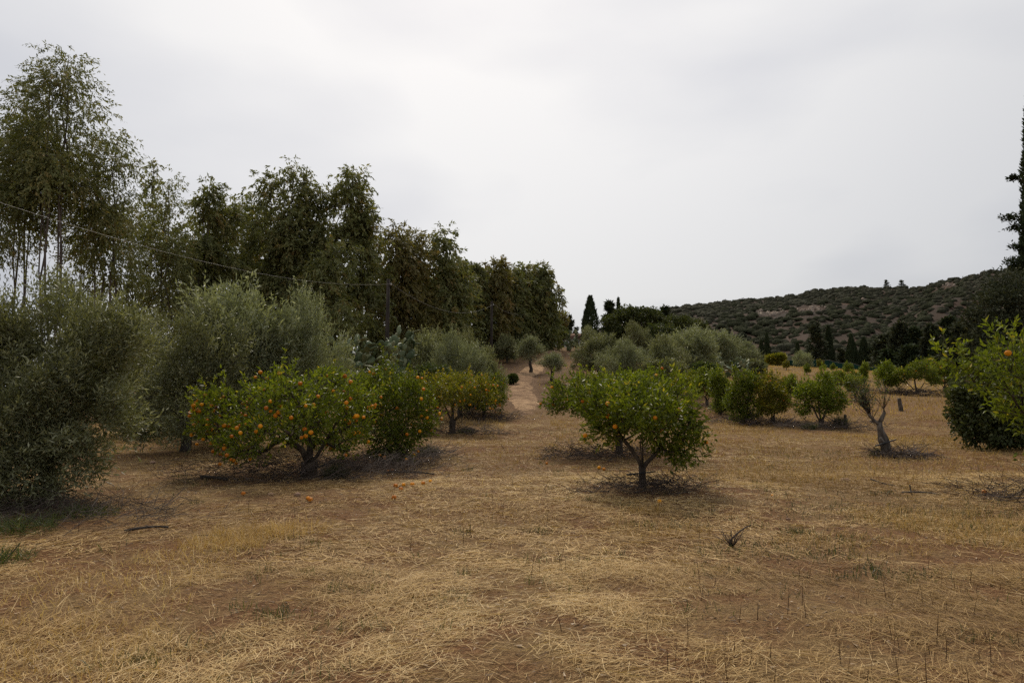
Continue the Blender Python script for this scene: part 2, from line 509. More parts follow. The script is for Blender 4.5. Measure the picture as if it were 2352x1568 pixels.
def ground_material(path=False):
    m, t = new_mat('path_soil' if path else 'orchard_soil')
    g = nd(t, 'ShaderNodeNewGeometry')
    big = nd(t, 'ShaderNodeTexNoise', inp={'Scale': .22, 'Detail': 5, 'Roughness': .6})
    mid = nd(t, 'ShaderNodeTexNoise', inp={'Scale': 1.8, 'Detail': 6, 'Roughness': .65})
    fine = nd(t, 'ShaderNodeTexNoise', inp={'Scale': 26, 'Detail': 6, 'Roughness': .7})
    grit = nd(t, 'ShaderNodeTexVoronoi', inp={'Scale': 75.0})
    for n in (big, mid, fine, grit):
        t.links.new(g.outputs['Position'], n.inputs['Vector'])
    if path:
        soil = ramp(t, [(.46, .28, .15), (.60, .39, .215), (.68, .47, .28)], [.32, .5, .7])
        straw = ramp(t, [(.19, .11, .065), (.34, .21, .12)], [.35, .65])
    else:
        soil = ramp(t, [(.075, .038, .018), (.225, .115, .052), (.36, .20, .096)], [.30, .5, .72])
        straw = ramp(t, [(.13, .080, .036), (.29, .185, .082), (.41, .28, .13)], [.3, .5, .7])
    t.links.new(fine.outputs['Fac'], soil.inputs['Fac'])
    t.links.new(fine.outputs['Fac'], straw.inputs['Fac'])
    msk = nd(t, 'ShaderNodeMix', data_type='FLOAT', inp={0: .5})
    t.links.new(big.outputs['Fac'], msk.inputs[2])
    t.links.new(mid.outputs['Fac'], msk.inputs[3])
    mr = nd(t, 'ShaderNodeMapRange', inp={'From Min': .44, 'From Max': .58})
    t.links.new(msk.outputs[0], mr.inputs['Value'])
    # far from the tilled orchard the ground is closed dry pasture
    mx = nd(t, 'ShaderNodeMix', data_type='RGBA')
    at = nd(t, 'ShaderNodeAttribute', attribute_name='pasture')
    mxx = nd(t, 'ShaderNodeMath', operation='MAXIMUM')
    t.links.new(mr.outputs[0], mxx.inputs[0])
    t.links.new(at.outputs['Fac'], mxx.inputs[1])
    t.links.new(mxx.outputs[0], mx.inputs[0])
    t.links.new(soil.outputs[0], mx.inputs[6])
    t.links.new(straw.outputs[0], mx.inputs[7])
    if not path:
        # worn bank beside the path: pinkish bare earth with dark leaf mould
        bank = ramp(t, [(.085, .053, .031), (.21, .126, .069), (.32, .20, .112)], [.36, .5, .68])
        mxb = nd(t, 'ShaderNodeMix', data_type='FLOAT', inp={0: .45})
        t.links.new(fine.outputs['Fac'], mxb.inputs[2])
        t.links.new(mid.outputs['Fac'], mxb.inputs[3])
        t.links.new(mxb.outputs[0], bank.inputs['Fac'])
        ab = nd(t, 'ShaderNodeAttribute', attribute_name='bank')
        mb = nd(t, 'ShaderNodeMix', data_type='RGBA')
        t.links.new(ab.outputs['Fac'], mb.inputs[0])
        t.links.new(mx.outputs[2], mb.inputs[6])
        t.links.new(bank.outputs[0], mb.inputs[7])
        mx = mb
    gr = nd(t, 'ShaderNodeMapRange', inp={'From Min': 0.0, 'From Max': .5, 'To Min': 1.2, 'To Max': .75})
    t.links.new(grit.outputs['Distance'], gr.inputs['Value'])
    sc = nd(t, 'ShaderNodeVectorMath', operation='SCALE')
    t.links.new(mx.outputs[2], sc.inputs[0])
    t.links.new(gr.outputs[0], sc.inputs['Scale'])
    p = nd(t, 'ShaderNodeBsdfPrincipled', inp={'Roughness': .95, 'Specular IOR Level': .1})
    t.links.new(sc.outputs[0], p.inputs['Base Color'])
    ad = nd(t, 'ShaderNodeMath', operation='ADD')
    t.links.new(fine.outputs['Fac'], ad.inputs[0])
    t.links.new(grit.outputs['Distance'], ad.inputs[1])
    b = nd(t, 'ShaderNodeBump', inp={'Strength': .7, 'Distance': .03})
    t.links.new(ad.outputs[0], b.inputs['Height'])
    t.links.new(b.outputs[0], p.inputs['Normal'])
    o = nd(t, 'ShaderNodeOutputMaterial')
    t.links.new(p.outputs[0], o.inputs['Surface'])
    return m


# ------------------------------------------------------------------ ground
def spaced(lo, hi, d0, growth, far):
    a = [0.0]
    d = d0
    while a[-1] < hi:
        a.append(a[-1] + d)
        if a[-1] > lo:
            d *= growth
        d = min(d, far * max(1, a[-1] / hi))
    return np.array(a)


# worn dirt path climbing between the trees
PATH = [(1205, 24), (1212, 30), (1210, 36), (1203, 42), (1190, 48), (1192, 53), (1212, 59), (1246, 65), (1272, 73), (1258, 82), (1268, 90), (1272, 97)]
pp = np.array([(bx(a, d), d) for a, d in PATH])
yy = np.linspace(pp[0, 1], pp[-1, 1], 200)
xx = np.interp(yy, pp[:, 1], pp[:, 0])
xx = np.convolve(np.pad(xx, 6, 'edge'), np.ones(13) / 13, 'valid')


def path_x(y):
    return np.interp(y, yy, xx)



ypos = [-4.0]
while ypos[-1] < 170:
    ypos.append(ypos[-1] + max(.12, abs(ypos[-1]) * .019))
ypos += [200, 260, 400, 700, 1200, 2200, 4000, 7000]
xh = [0.0]
while xh[-1] < 75:
    xh.append(xh[-1] + max(.19, (xh[-1] - 5) * .03))
xh += [90, 120, 180, 300, 600, 1200, 2500, 5000]
xpos = np.array([-a for a in xh[:0:-1]] + xh)
ypos = np.array([-3000, -600, -100, -30, -10] + ypos)
GX, GY = np.meshgrid(xpos, ypos)
GZ = H(GX, GY)
V = np.stack([GX, GY, GZ], -1).reshape(-1, 3)
nr, nc = GX.shape
i = np.arange(nr - 1)[:, None] * nc + np.arange(nc - 1)[None]
T = np.concatenate([np.stack([i, i + 1, i + nc + 1], -1).reshape(-1, 3), np.stack([i, i + nc + 1, i + nc], -1).reshape(-1, 3)])
gg = Geo()
gg.add(V, T)
me = gg.mesh('ground', ground_material(), True)
pa = me.attributes.new('pasture', 'FLOAT', 'POINT')
past = sstep(30, 60, V[:, 1]) * sstep(4, 14, V[:, 0])
pa.data.foreach_set('value', past.astype(np.float32))
pb = me.attributes.new('bank', 'FLOAT', 'POINT')
dxp = np.abs(V[:, 0] - path_x(V[:, 1])) + (fbm(V[:, 0] * .4, V[:, 1] * .4, 88) - .5) * 3
bk = sstep(31, 42, V[:, 1]) * sstep(110, 100, V[:, 1]) * sstep(5.0, 2.6, dxp)
pb.data.foreach_set('value', bk.astype(np.float32))
tag(link('ground', me), 'red-brown orchard soil strewn with dry straw', None, None, 'structure')

hw = .95 + .45 * fbm(yy * .25, yy * 0 + 3, 3) + .25 * sstep(55, 75, yy)
hw = hw * .95 * sstep(28, 44, yy) * sstep(97.5, 94, yy) + .05
u = np.linspace(-1, 1, 15)
X = xx[:, None] + u[None] * hw[:, None] * 1.25
Y = np.repeat(yy[:, None], 15, 1)
Z = H(X, Y) + .10 - .20 * (1 - sstep(28, 40, Y)) - .42 * np.clip(np.abs(u)[None] - .40, 0, 1) + (fbm(X * 1.1, Y * 1.1, 77) - .5) * .22
gp = Geo()
i = np.arange(199)[:, None] * 15 + np.arange(14)[None]
gp.add(np.stack([X, Y, Z], -1), np.concatenate([np.stack([i, i + 1, i + 16], -1).reshape(-1, 3), np.stack([i, i + 16, i + 15], -1).reshape(-1, 3)]))
tag(link('path', gp.mesh('path', ground_material(True), True)), 'worn pinkish dirt path climbing the rise', None, None, 'structure')

# ------------------------------------------------------------------ scrub hill
RT = (np.array([300, 800, 1300, 1550, 1640, 1700, 1750, 1830, 1890, 1960, 2030, 2110, 2200, 2280, 2352, 2700, 3400]) - 1176) / F
RE = (896 - np.array([896, 872, 775, 713, 696, 688, 684, 680, 668, 658, 665, 664, 639, 625, 611, 570, 595])) / F


def hill_z(t, s):
    """t: bearing (x/y), s: 0 at the foot, 1 on the ridge"""
    yr = np.interp(t, [-.3, .2, .5, .75, 1.4], [520, 480, 430, 350, 300])
    y = 150 + s * (yr - 150)
    zr = EYE + yr * (np.interp(t - .01, RT, RE) + np.interp(t, RT, RE) + np.interp(t + .01, RT, RE)) / 3
    f = np.where(s <= 1, s * (1.22 - .22 * s), 1 - (s - 1) * .9)
    z = 0.5 + (zr - .5) * f
    z = z + (fbm(t * 16, s * 5, 31, 4) - .5) * 9 * np.clip(s * 3, 0, 1) * np.clip((1.25 - s) * 2.2, .25, 1)
    return t * y, y, z


tt = np.linspace(-.5, 1.4, 260)
ss = np.concatenate([np.linspace(-.12, 1.3, 90), [1.6, 2.0]])
TT, SS = np.meshgrid(tt, ss)
hx, hy, hz = hill_z(TT, SS)
gh = Geo()
nr, nc = TT.shape
i = np.arange(nr - 1)[:, None] * nc + np.arange(nc - 1)[None]
gh.add(np.stack([hx, hy, hz], -1), np.concatenate([np.stack([i, i + 1, i + nc + 1], -1).reshape(-1, 3), np.stack([i, i + nc + 1, i + nc], -1).reshape(-1, 3)]))
M['hill'] = rough_mat('hill_soil_and_low_scrub', [(0.0225, 0.0158, 0.00897), (0.0371, 0.0236, 0.014), (0.0535, 0.0308, 0.0183), (0.0845, 0.0453, 0.0259)], .05, rough=.95, bump=.9, bscale=.6, pos=[.34, .47, .58, .70], detail=8)
tag(link('hill', gh.mesh('hill', M['hill'], True)), 'scrub covered hillside', None, None, 'structure')

RNG = np.random.default_rng(7)


def rand_unit(n, rng):
    v = rng.normal(size=(n, 3))
    return unit(v)


def dome(rng, segs, rings, jit):
    """unit half-dome with an uneven skin"""
    v, t = [], []
    for r in range(rings):
        th = (r / rings) * math.pi / 2 - .15
        for q in range(segs):
            a = (q + .5 * (r % 2)) * 2 * math.pi / segs
            k = 1 + (rng.random() - .5) * 2 * jit
            v.append((math.cos(a) * math.cos(th) * k, math.sin(a) * math.cos(th) * k, math.sin(th) * k))
    v.append((0, 0, 1 + (rng.random() - .5) * jit))
    for r in range(rings - 1):
        for q in range(segs):
            a0, a1 = r * segs + q, r * segs + (q + 1) % segs
            t += [(a0, a1, a1 + segs), (a0, a1 + segs, a0 + segs)]
    e = (rings - 1) * segs
    for q in range(segs):
        t.append((e + q, e + (q + 1) % segs, len(v) - 1))
    return np.array(v), np.array(t)


def shrub_geo(g, rng, center, rx, rz, ncard, csize, segs=8, rings=3, jit=.14):
    """dome of lumpy foliage: an uneven body clothed in small leaf sprays that follow it"""
    v, t = dome(rng, segs, rings, jit)
    g.add(v * np.array([rx * .93, rx * .93, rz * .93]) + center, t, np.clip(.35 + (rng.random(len(t)) - .5) * .35, 0, 1))
    d = rand_unit(ncard, rng)
    d[:, 2] = np.abs(d[:, 2]) * 1.1 - .12
    d = unit(d)
    P = d * np.array([rx, rx, rz]) * (.90 + .14 * rng.random((ncard, 1))) + center
    A = unit(np.cross(d, rng.normal(size=(ncard, 3))) + d * .35)
    leaf_geo(g, P - A * csize * .4, A, d + rng.normal(size=(ncard, 3)) * .25, csize * (.7 + .6 * rng.random(ncard)), csize * .6, np.clip(rng.normal(.5, .2, ncard), 0, 1))


shrub_meshes = []
for k in range(6):
    g = Geo()
    rng = np.random.default_rng(100 + k)
    for q in range(5):
        a = rng.random() * 6.28
        rr = rng.random() * .5
        shrub_geo(g, rng, np.array([math.cos(a) * rr, math.sin(a) * rr, .1 + .25 * rng.random()]), .5 + .2 * rng.random(), .45 + .2 * rng.random(), 150, .11, 14, 6, .10)
    shrub_meshes.append(g.mesh('shrub', M['scrub']))

# candidate shrub positions over the slope: a jittered lattice, thinned in bare patches
sp = 4.3
gx_, gy_ = np.meshgrid(np.arange(20, 400, sp), np.arange(150, 490, sp))
gx_ = (gx_ + (RNG.random(gx_.shape) - .5) * sp * .95).ravel()
gy_ = (gy_ + (RNG.random(gy_.shape) - .5) * sp * .95).ravel()
t_ = gx_ / gy_
s_ = (gy_ - 150) / (np.interp(t_, [-.3, .2, .5, .75, 1.4], [520, 480, 430, 350, 300]) - 150)
k = (t_ > .2) & (t_ < .80) & (s_ < 1.05)
t_, s_ = t_[k], s_[k]
sx, sy, sz = hill_z(t_, s_)
cov = .45 * fbm(sx * .06, sy * .06, 55, 3) + .55 * RNG.random(len(sx))
keep = cov > .29
sx, sy, sz, t_, s_ = sx[keep], sy[keep], sz[keep], t_[keep], s_[keep]
px_ = 1176 + t_ * F
rad = (1.2 + 1.7 * RNG.random(len(sx)) ** 1.4)
# rock patches stay free of shrubs
rockc = [(1868, 712, 36, 7), (1782, 722, 40, 6), (1745, 716, 12, 4), (2190, 654, 20, 3), (1990, 690, 12, 3)]
pyh = 896 - (sz - EYE) / sy * F
for a, b, c, d in rockc:
    k = ((px_ - a) / c) ** 2 + ((pyh - b) / (d + 2)) ** 2 > 1
    sx, sy, sz, t_, s_, px_, pyh, rad = [q[k] for q in (sx, sy, sz, t_, s_, px_, pyh, rad)]
ang = rad / sy * np.where((px_ > 1640) & (px_ < 2230) & (pyh < 800), 1.0, .3)
order = np.argsort(-ang)
big, rest = order[:300], order[300:]
for j in big:
    z = sz[j]
    if pyh[j] < 690 and s_[j] > .85:
        lab = 'dark rounded shrub on the skyline of the scrub hill'
    elif px_[j] < 1850:
        lab = 'dark rounded shrub on the scrub hillside above the young cypresses'
    elif px_[j] < 2010:
        lab = 'dark rounded shrub on the hillside between rock outcrop and conifers'
    elif rad[j] > 2.2:
        lab = 'large dark shrub on the reddish hillside above the conifer stand'
    else:
        lab = 'smaller dark shrub on the reddish hillside above the conifer stand'
    o = link('hill_shrub', shrub_meshes[int(RNG.integers(6))], None, (sx[j], sy[j], z - .3), RNG.random() * 6.28, (rad[j], rad[j], rad[j] * .85))
    tag(o, lab, 'shrub', 'shrubs on the hillside')
g = Geo()
for j in rest:
    r = rad[j]
    shrub_geo(g, RNG, np.array([sx[j], sy[j], sz[j]]), r, r * .8, 13, r * .34, 8, 3, .2)
tag(link('hill_scrub', g.mesh('hill_scrub', M['scrub_rest'])), 'low scrub covering the rest of the hill', None, None, 'stuff')

# rocks of the outcrops
rock_meshes = []
for k in range(5):
    rng = np.random.default_rng(300 + k)
    v, t = ICO2
    d = v * (1 + (rng.random((len(v), 1)) - .5) * .5)
    d = np.sign(d) * np.abs(d) ** .8 * np.array([1, .8, .8])
    g = Geo()
    g.add(d, t)
    rock_meshes.append(g.mesh('rock', M['rock']))
zone = ['pale granite rock in the upper outcrop on the hill', 'pale granite rock in the lower outcrop band on the hill', 'pale granite rock at the lower end of the hill outcrop',
        'pale rock near the crest at the high end of the hill', 'small pale rock just under the middle of the hill crest']
sg = np.linspace(0, 1, 400)
for q, (a, b, c, d) in enumerate(rockc):
    nrk = [26, 28, 5, 6, 3][q]
    for k in range(nrk):
        px = a + c * .9 * (RNG.random() * 2 - 1)
        py = b + d * .8 * (RNG.random() * 2 - 1) - (px - a) * .12
        t0 = (px - 1176) / F
        X0, Y0, Z0 = hill_z(np.full(400, t0), sg)
        pyr = 896 - (Z0 - EYE) / Y0 * F
        kk = int(np.argmin(np.abs(pyr - py)))
        s = .4 + .8 * RNG.random() ** 1.6
        o = link('rock', rock_meshes[k % 5], None, (X0[kk], Y0[kk], Z0[kk] + .2), RNG.random() * 6, (s * 1.0, s, s * 1.5))
        tag(o, zone[q], 'rock', 'rocks of the hill outcrops')


# ------------------------------------------------------------------ tree skeletons
def skeleton(chains, targets, rng, wob=.12, step=.35, tip=.006, power=.48, lift=.0, rmax=None, sides=7, inward=.25, top=None):
    """chains: list of polylines (trunk and limbs) from the base; targets: clump centres to reach.
    Returns a Geo with one connected branching surface."""
    pos, par = [], []
    for ch in chains:
        prev = -1
        for kk, p in enumerate(ch):
            p = np.asarray(p, float)
            if kk == 0 and pos:
                dd = np.linalg.norm(np.array(pos) - p, axis=1)
                if dd.min() < 1e-6:
                    prev = int(dd.argmin())
                    continue
            pos.append(p)
            par.append(prev)
            prev = len(pos) - 1
    targets = np.asarray(targets)
    root = pos[0]
    o = np.argsort(np.linalg.norm(targets - (pos[min(len(chains[0]) - 1, len(pos) - 1)]), axis=1))
    hubs = 1 if len(pos) > 2 else 0
    for ti in o:
        tg = targets[ti]
        PA = np.array(pos)
        d = np.linalg.norm(PA - tg, axis=1)
        low = np.linalg.norm(PA - root, axis=1)
        cost = d + np.where(PA[:, 2] > tg[2] + .15, inward * (PA[:, 2] - tg[2]), 0) + .12 * low
        cost[:hubs] += 5
        b = int(cost.argmin())
        ln = d[b]
        m = max(1, int(math.ceil(ln / step)))
        p0 = PA[b]
        prev = b
        off = rng.normal(size=3) * wob * ln
        for kk in range(1, m + 1):
            s = kk / m
            p = p0 + (tg - p0) * s + off * math.sin(s * math.pi) + np.array([0, 0, -lift * ln * math.sin(s * math.pi)])
            pos.append(p)
            par.append(prev)
            prev = len(pos) - 1
    pos = np.array(pos)
    par = np.array(par)
    cnt = np.zeros(len(pos))
    has = np.zeros(len(pos), bool)
    for k in range(len(pos) - 1, -1, -1):
        if not has[k]:
            cnt[k] = 1
        if par[k] >= 0:
            cnt[par[k]] += cnt[k]
            has[par[k]] = True
    rad = tip * cnt ** power
    if rmax:
        rad = np.minimum(rad, rmax)
    kids = {}
    for k, p in enumerate(par):
        kids.setdefault(p, []).append(k)
    g = Geo()
    stack = [(-1, k) for k in kids.get(-1, [])]
    while stack:
        start, k = stack.pop()
        line, rr = [], []
        if start >= 0:
            line.append(pos[start])
            rr.append(min(rad[start], rad[k] * 1.25))
        while True:
            line.append(pos[k])
            rr.append(rad[k])
            ch = kids.get(k, [])
            if not ch:
                break
            ch = sorted(ch, key=lambda c: -cnt[c])
            for c in ch[1:]:
                stack.append((k, c))
            k = ch[0]
        if len(line) >= 2:
            r0 = max(rr)
            tube_geo(g, line, rr, sides if r0 > .03 else (5 if r0 > .012 else 3))
    return g, pos, rad


def scatter_lobes(lobes, n, rng, mind, shell=.55):
    """clump centres spread through a union of ellipsoids, biased towards their outside"""
    vol = np.array([l[3] * l[4] * l[5] for l in lobes]) ** .75
    vol = vol / vol.sum()
    res = []
    tries = 0
    while len(res) < n and tries < n * 30:
        tries += 1
        l = lobes[int(rng.choice(len(lobes), p=vol))]
        d = rng.normal(size=3)
        d /= np.linalg.norm(d)
        r = rng.random() ** (1 / 3.0)
        r = r * (1 - shell) + shell * (.72 + .28 * r)
        p = np.array(l[:3]) + d * r * np.array(l[3:])
        if p[2] < .12:
            continue
        if res and np.min(np.sum((np.array(res) - p) ** 2, 1)) < mind * mind:
            mind *= .999
            continue
        res.append(p)
    return np.array(res)


def clump_leaves(g, C, rng, per, rc, Ln, Wd, center, droop=.0, out=.7, up=.25, flat=1.0, spread=.8, nup=.6, fold=.18, rshift=None):
    """leaves round every clump centre C"""
    n = len(C)
    per_i = np.maximum(3, (per * (.55 + .9 * rng.random(n))).astype(int))
    idx = np.repeat(np.arange(n), per_i)
    N = len(idx)
    rci = (rc * (.7 + .6 * rng.random(n)))[idx][:, None]
    off = rng.normal(size=(N, 3))
    off = unit(off) * (rng.random((N, 1)) ** .45)
    off[:, 2] *= flat
    P = C[idx] + off * rci
    o = unit(C[idx] - center + off * .4)
    A = unit(o * out + off * .5 + rng.normal(size=(N, 3)) * spread + [0, 0, up - droop])
    Nn = unit(rng.normal(size=(N, 3)) * (1 - nup) + np.array([0, 0, 1.0]) * nup + o * .3)
    r = np.clip(rng.normal(.45, .2, N), 0, 1)
    cr_ = (rng.random(n) - .5) * .3
    r = np.clip(r + cr_[idx], 0, 1)
    if rshift is not None:
        r = np.clip(r + rshift(P), 0, 1)
    leaf_geo(g, P, A, Nn, Ln * (.5 + .85 * rng.random(N)), Wd * (.6 + .7 * rng.random(N)), r, fold, .10 + .22 * rng.random((N, 1)))
    return N


# ------------------------------------------------------------------ orange trees
orange_mesh = []
for k in range(2):
    v, t = ICO2
    g = Geo()
    q = v.copy()
    q[:, 2] *= .94
    q[:, 2] -= np.where(v[:, 2] > .95, .08, 0)
    g.add(q * .036, t)
    orange_mesh.append(g.mesh('orange', M['orange'], True))


def orange_parts(seed, lobes, nclump, per, leaf=(.10, .040), trunk_h=.42, trunk_r=.085, limbs=4, mat='orange_leaf', rc=.17, lean=(0, 0), barebranch=0, hollow=True, tip=.0066, mind=.17, forks=None):
    rng = np.random.default_rng(seed)
    C = scatter_lobes(lobes, nclump, rng, mind)
    cen = np.mean(C, 0) * np.array([1, 1, .8])
    top = np.array([lean[0], lean[1], trunk_h])
    trunk = [(0, 0, -.12), (lean[0] * .2, lean[1] * .2, trunk_h * .3), (lean[0] * .6, lean[1] * .5, trunk_h * .7), tuple(top)]
    chains = [trunk]
    ends = []
    # main limbs head for the lobes
    ls = sorted(lobes, key=lambda l: -l[3] * l[4] * l[5])[:limbs]
    for l in ls:
        e = np.array(l[:3]) * np.array([.8, .8, 1])
        mid = top + (e - top) * .5 + rng.normal(size=3) * .10 + [0, 0, -.10 * np.linalg.norm(e - top)]
        chains.append([tuple(top), tuple(top + (mid - top) * .5 + rng.normal(size=3) * .03), tuple(mid), tuple(mid + (e - mid) * .55 + rng.normal(size=3) * .06), tuple(e)])
    if forks:
        chains = [trunk] + [[tuple(top)] + f for f in forks]
    g, pos, rad = skeleton(chains, C, rng, wob=.14, step=.22, tip=tip, power=.46, inward=.3)
    # fatten the trunk foot
    tg = Geo()
    tt_ = np.array(trunk)
    tube_geo(tg, np.vstack([tt_[0], tt_[1] * [1, 1, .4], tt_[1], tt_[2], tt_[3] + [0, 0, .06]]), np.array([1.5, 1.22, 1.05, 1.0, 1.08]) * trunk_r, 10)
    # bare twigs
    for k in range(barebranch):
        c = C[rng.integers(len(C))]
        d = unit(rng.normal(size=3) + unit(c - cen) * 1.0)
        line = [c, c + d * .12 + rng.normal(size=3) * .02, c + d * .26 + rng.normal(size=3) * .05]
        tube_geo(g, line, [.005, .004, .002], 3)
    lg = Geo()
    clump_leaves(lg, C, rng, per, rc, leaf[0], leaf[1], cen, droop=.12, out=.8, up=.3, spread=.7, nup=.45)
    # young upright shoots that break the outline
    far = np.linalg.norm((C - cen), axis=1)
    pr = far ** 2 * np.where(C[:, 2] > cen[2], 1.6, .5)
    pr /= pr.sum()
    for k in range(len(C) // 3):
        c = C[int(rng.choice(len(C), p=pr))]
        d = unit(unit(c - cen) * .55 + rng.normal(size=3) * .35 + [0, 0, .7])
        ln = .16 + .26 * rng.random() ** 1.5
        e = c + d * (ln + rc * .6)
        bendv = rng.normal(size=3) * .04
        tube_geo(g, [c, (c + e) / 2 + bendv, e], [.005, .004, .002], 3)
        m = int(9 + ln * 26)
        s = .35 + .65 * rng.random(m)
        P = c + (e - c) * s[:, None] + bendv * np.sin(s * math.pi)[:, None]
        A = unit(d * .7 + rng.normal(size=(m, 3)) * .65)
        leaf_geo(lg, P, A, d + rng.normal(size=(m, 3)) * .5, leaf[0] * (.6 + .5 * rng.random(m)), leaf[1] * .9, np.clip(rng.normal(.66, .18, m), 0, 1), .18)
    parts = [('trunk', tg.mesh('trunk', M['bark_orange'], True)), ('limb', g.mesh('limb', M['bark_orange'], True)), ('crown', lg.mesh('crown', M[mat]))]
    return parts, C, cen


def hang_oranges(root, C, cen, n, rng, bias=None, size=1.0):
    w = np.linalg.norm((C - cen) * [1, 1, .7], axis=1) ** 1.5
    w *= np.where(C[:, 1] < cen[1] + .15, 2.2, .6)
    if bias is not None:
        w *= bias(C)
    w /= w.sum()
    for k in range(n):
        c = C[int(rng.choice(len(C), p=w))]
        o = unit(c - cen)
        p = c + o * (.03 + .20 * rng.random()) + rng.normal(size=3) * .05 + [0, 0, -.07]
        p[2] = max(p[2], .16)
        s = size * (.82 + .4 * rng.random())
        ob = link('orange', orange_mesh[k % 2], root, tuple(p), rng.random() * 6, s)
        ob.rotation_euler = (rng.normal() * .5, rng.normal() * .5, rng.random() * 6)


def lobes_px(base_px, base_py, d, items):
    """lobes given by bearing/height seen at distance d, in metres about the tree's foot; (px, py, r_px, rz_px, dy)"""
    k = d / F
    return [((a - base_px) * k, dy, (base_py - b) * k, r * k, r * k * .95, rz * k) for a, b, r, rz, dy in items]


def orange_tree(label, px, d, lob, base_py, nclump, per, noranges, seed, bias=None, osize=1.0, group='orange trees of the orchard', **kw):
    parts, C, cen = orange_parts(seed, lobes_px(px, base_py, d, lob), nclump, per, **kw)
    r = plant('orange_tree', label, 'orange tree', bx(px, d), d, parts, group=group)
    hang_oranges(r, C, cen, noranges, np.random.default_rng(seed + 5), bias, osize)
    return r


tree_front_left = orange_tree('spreading orange tree laden with fruit, forked trunk in dry brush', 715, 13.2,
    [(520, 950, 78, 58, 0), (630, 905, 80, 52, .2), (770, 925, 95, 78, 0), (600, 1000, 70, 40, -.5), (700, 960, 100, 70, .9), (690, 940, 90, 65, -.7), (480, 940, 40, 40, .2), (800, 985, 55, 50, -.2), (640, 862, 40, 22, 0), (760, 862, 50, 25, .1)],
    1090, 290, 33, 135, 11, mind=.21, trunk_h=.26, trunk_r=.15, tip=.0098, forks=[[(-.10, 0, .46), (-.16, .03, .72), (-.36, .08, 1.0), (-.9, .1, 1.25)], [(.14, -.03, .43), (.31, -.03, .70), (.46, 0, 1.0), (.65, .1, 1.3)], [(-.02, .1, .6), (.0, .15, 1.0), (-.1, .2, 1.4)], [(-.12, -.06, .55), (-.42, -.2, .82), (-1.1, -.1, 1.05)]], limbs=5, barebranch=45, bias=lambda C: np.where(C[:, 0] < -.6, 2.0, 1.0))
orange_tree('bushy orange tree crowding behind the fruit-laden spreading one, tall sprig on top', 918, 15.8,
    [(905, 930, 85, 70, 0), (880, 970, 70, 60, -.4), (945, 960, 55, 65, .1), (878, 862, 26, 34, 0), (905, 1015, 48, 34, -.3), (850, 900, 40, 36, .4)],
    1058, 220, 36, 52, 12, mind=.21, trunk_h=.3, trunk_r=.07, barebranch=30)
orange_tree('yellowing orange tree with arching limbs, beside the dirt track beyond two greener trees', 1040, 25.5,
    [(1005, 895, 50, 34, 0), (1075, 890, 50, 30, 0), (1045, 880, 50, 24, .5), (985, 915, 30, 30, -.2), (1040, 905, 50, 25, -.7), (1110, 905, 30, 25, 0)],
    995, 190, 34, 40, 13, trunk_h=.45, trunk_r=.12, tip=.0085, mind=.24, forks=[[(-.15, 0, .75), (-.3, .05, 1.1), (-.55, 0, 1.6)], [(.2, 0, .7), (.5, 0, 1.0), (.75, .05, 1.55)], [(.3, -.1, .68), (.7, -.1, .85), (1.05, 0, 1.3)], [(0, .1, .9), (.05, .2, 1.4), (.0, .3, 1.8)]], mat='orange_leaf_yellow', leaf=(.105, .045), rc=.2, osize=1.05)
orange_tree('small drooping orange tree at the edge of the dirt path', 1112, 33,
    [(1108, 905, 40, 30, 0), (1140, 905, 28, 32, 0), (1088, 925, 24, 24, 0), (1120, 930, 36, 24, -.3)],
    971, 130, 34, 34, 14, trunk_h=.35, trunk_r=.08, tip=.008, leaf=(.11, .048), rc=.2, osize=1.1)
tree_front_right = orange_tree('small orange tree on a thin trunk in a ring of dead twigs', 1472, 11.5,
    [(1535, 985, 62, 48, 0), (1410, 950, 62, 45, .0), (1580, 1010, 32, 38, -.1), (1480, 915, 75, 40, .2), (1365, 915, 45, 36, .1), (1470, 950, 70, 40, -.55), (1480, 940, 75, 50, .65), (1385, 985, 40, 30, -.1), (1550, 1045, 34, 18, -.1), (1560, 930, 42, 40, .1)],
    1120, 225, 33, 11, 15, trunk_h=.34, trunk_r=.058, barebranch=70, mind=.2, forks=[[(-.06, 0, .48), (-.16, .03, .64), (-.36, .05, .9), (-.6, .05, 1.25)], [(.08, -.03, .46), (.22, -.02, .58), (.36, 0, .76), (.48, .05, 1.05)], [(.02, .05, .45), (.03, .1, .85), (.05, .15, 1.35)], [(-.02, -.08, .42), (-.08, -.3, .8), (-.02, -.45, 1.15)]])
orange_tree('wide orange tree half hidden behind the small thin-trunked one', 1420, 17.2,
    [(1335, 905, 75, 45, 0), (1480, 895, 85, 42, 0), (1290, 920, 38, 32, -.2), (1405, 910, 85, 50, .6), (1400, 930, 85, 45, -.7), (1540, 915, 45, 40, 0), (1500, 862, 30, 14, 0)],
    1046, 290, 36, 20, 16, mind=.22, trunk_h=.35, trunk_r=.09, tip=.0075, limbs=5, barebranch=25, mat='orange_leaf_fresh')
orange_tree('orange tree leaning in from the picture edge, bare grey twigs among its leaves', 2395, 9.6,
    [(2270, 850, 66, 42, 0), (2218, 822, 34, 22, 0), (2318, 815, 50, 40, 0), (2292, 768, 14, 26, 0), (2345, 900, 66, 56, 0), (2350, 1000, 30, 60, -.2), (2430, 880, 110, 100, .3), (2420, 930, 110, 90, -.5)],
    1165, 175, 22, 2, 17, trunk_h=.5, trunk_r=.09, limbs=6, barebranch=160, leaf=(.095, .042))

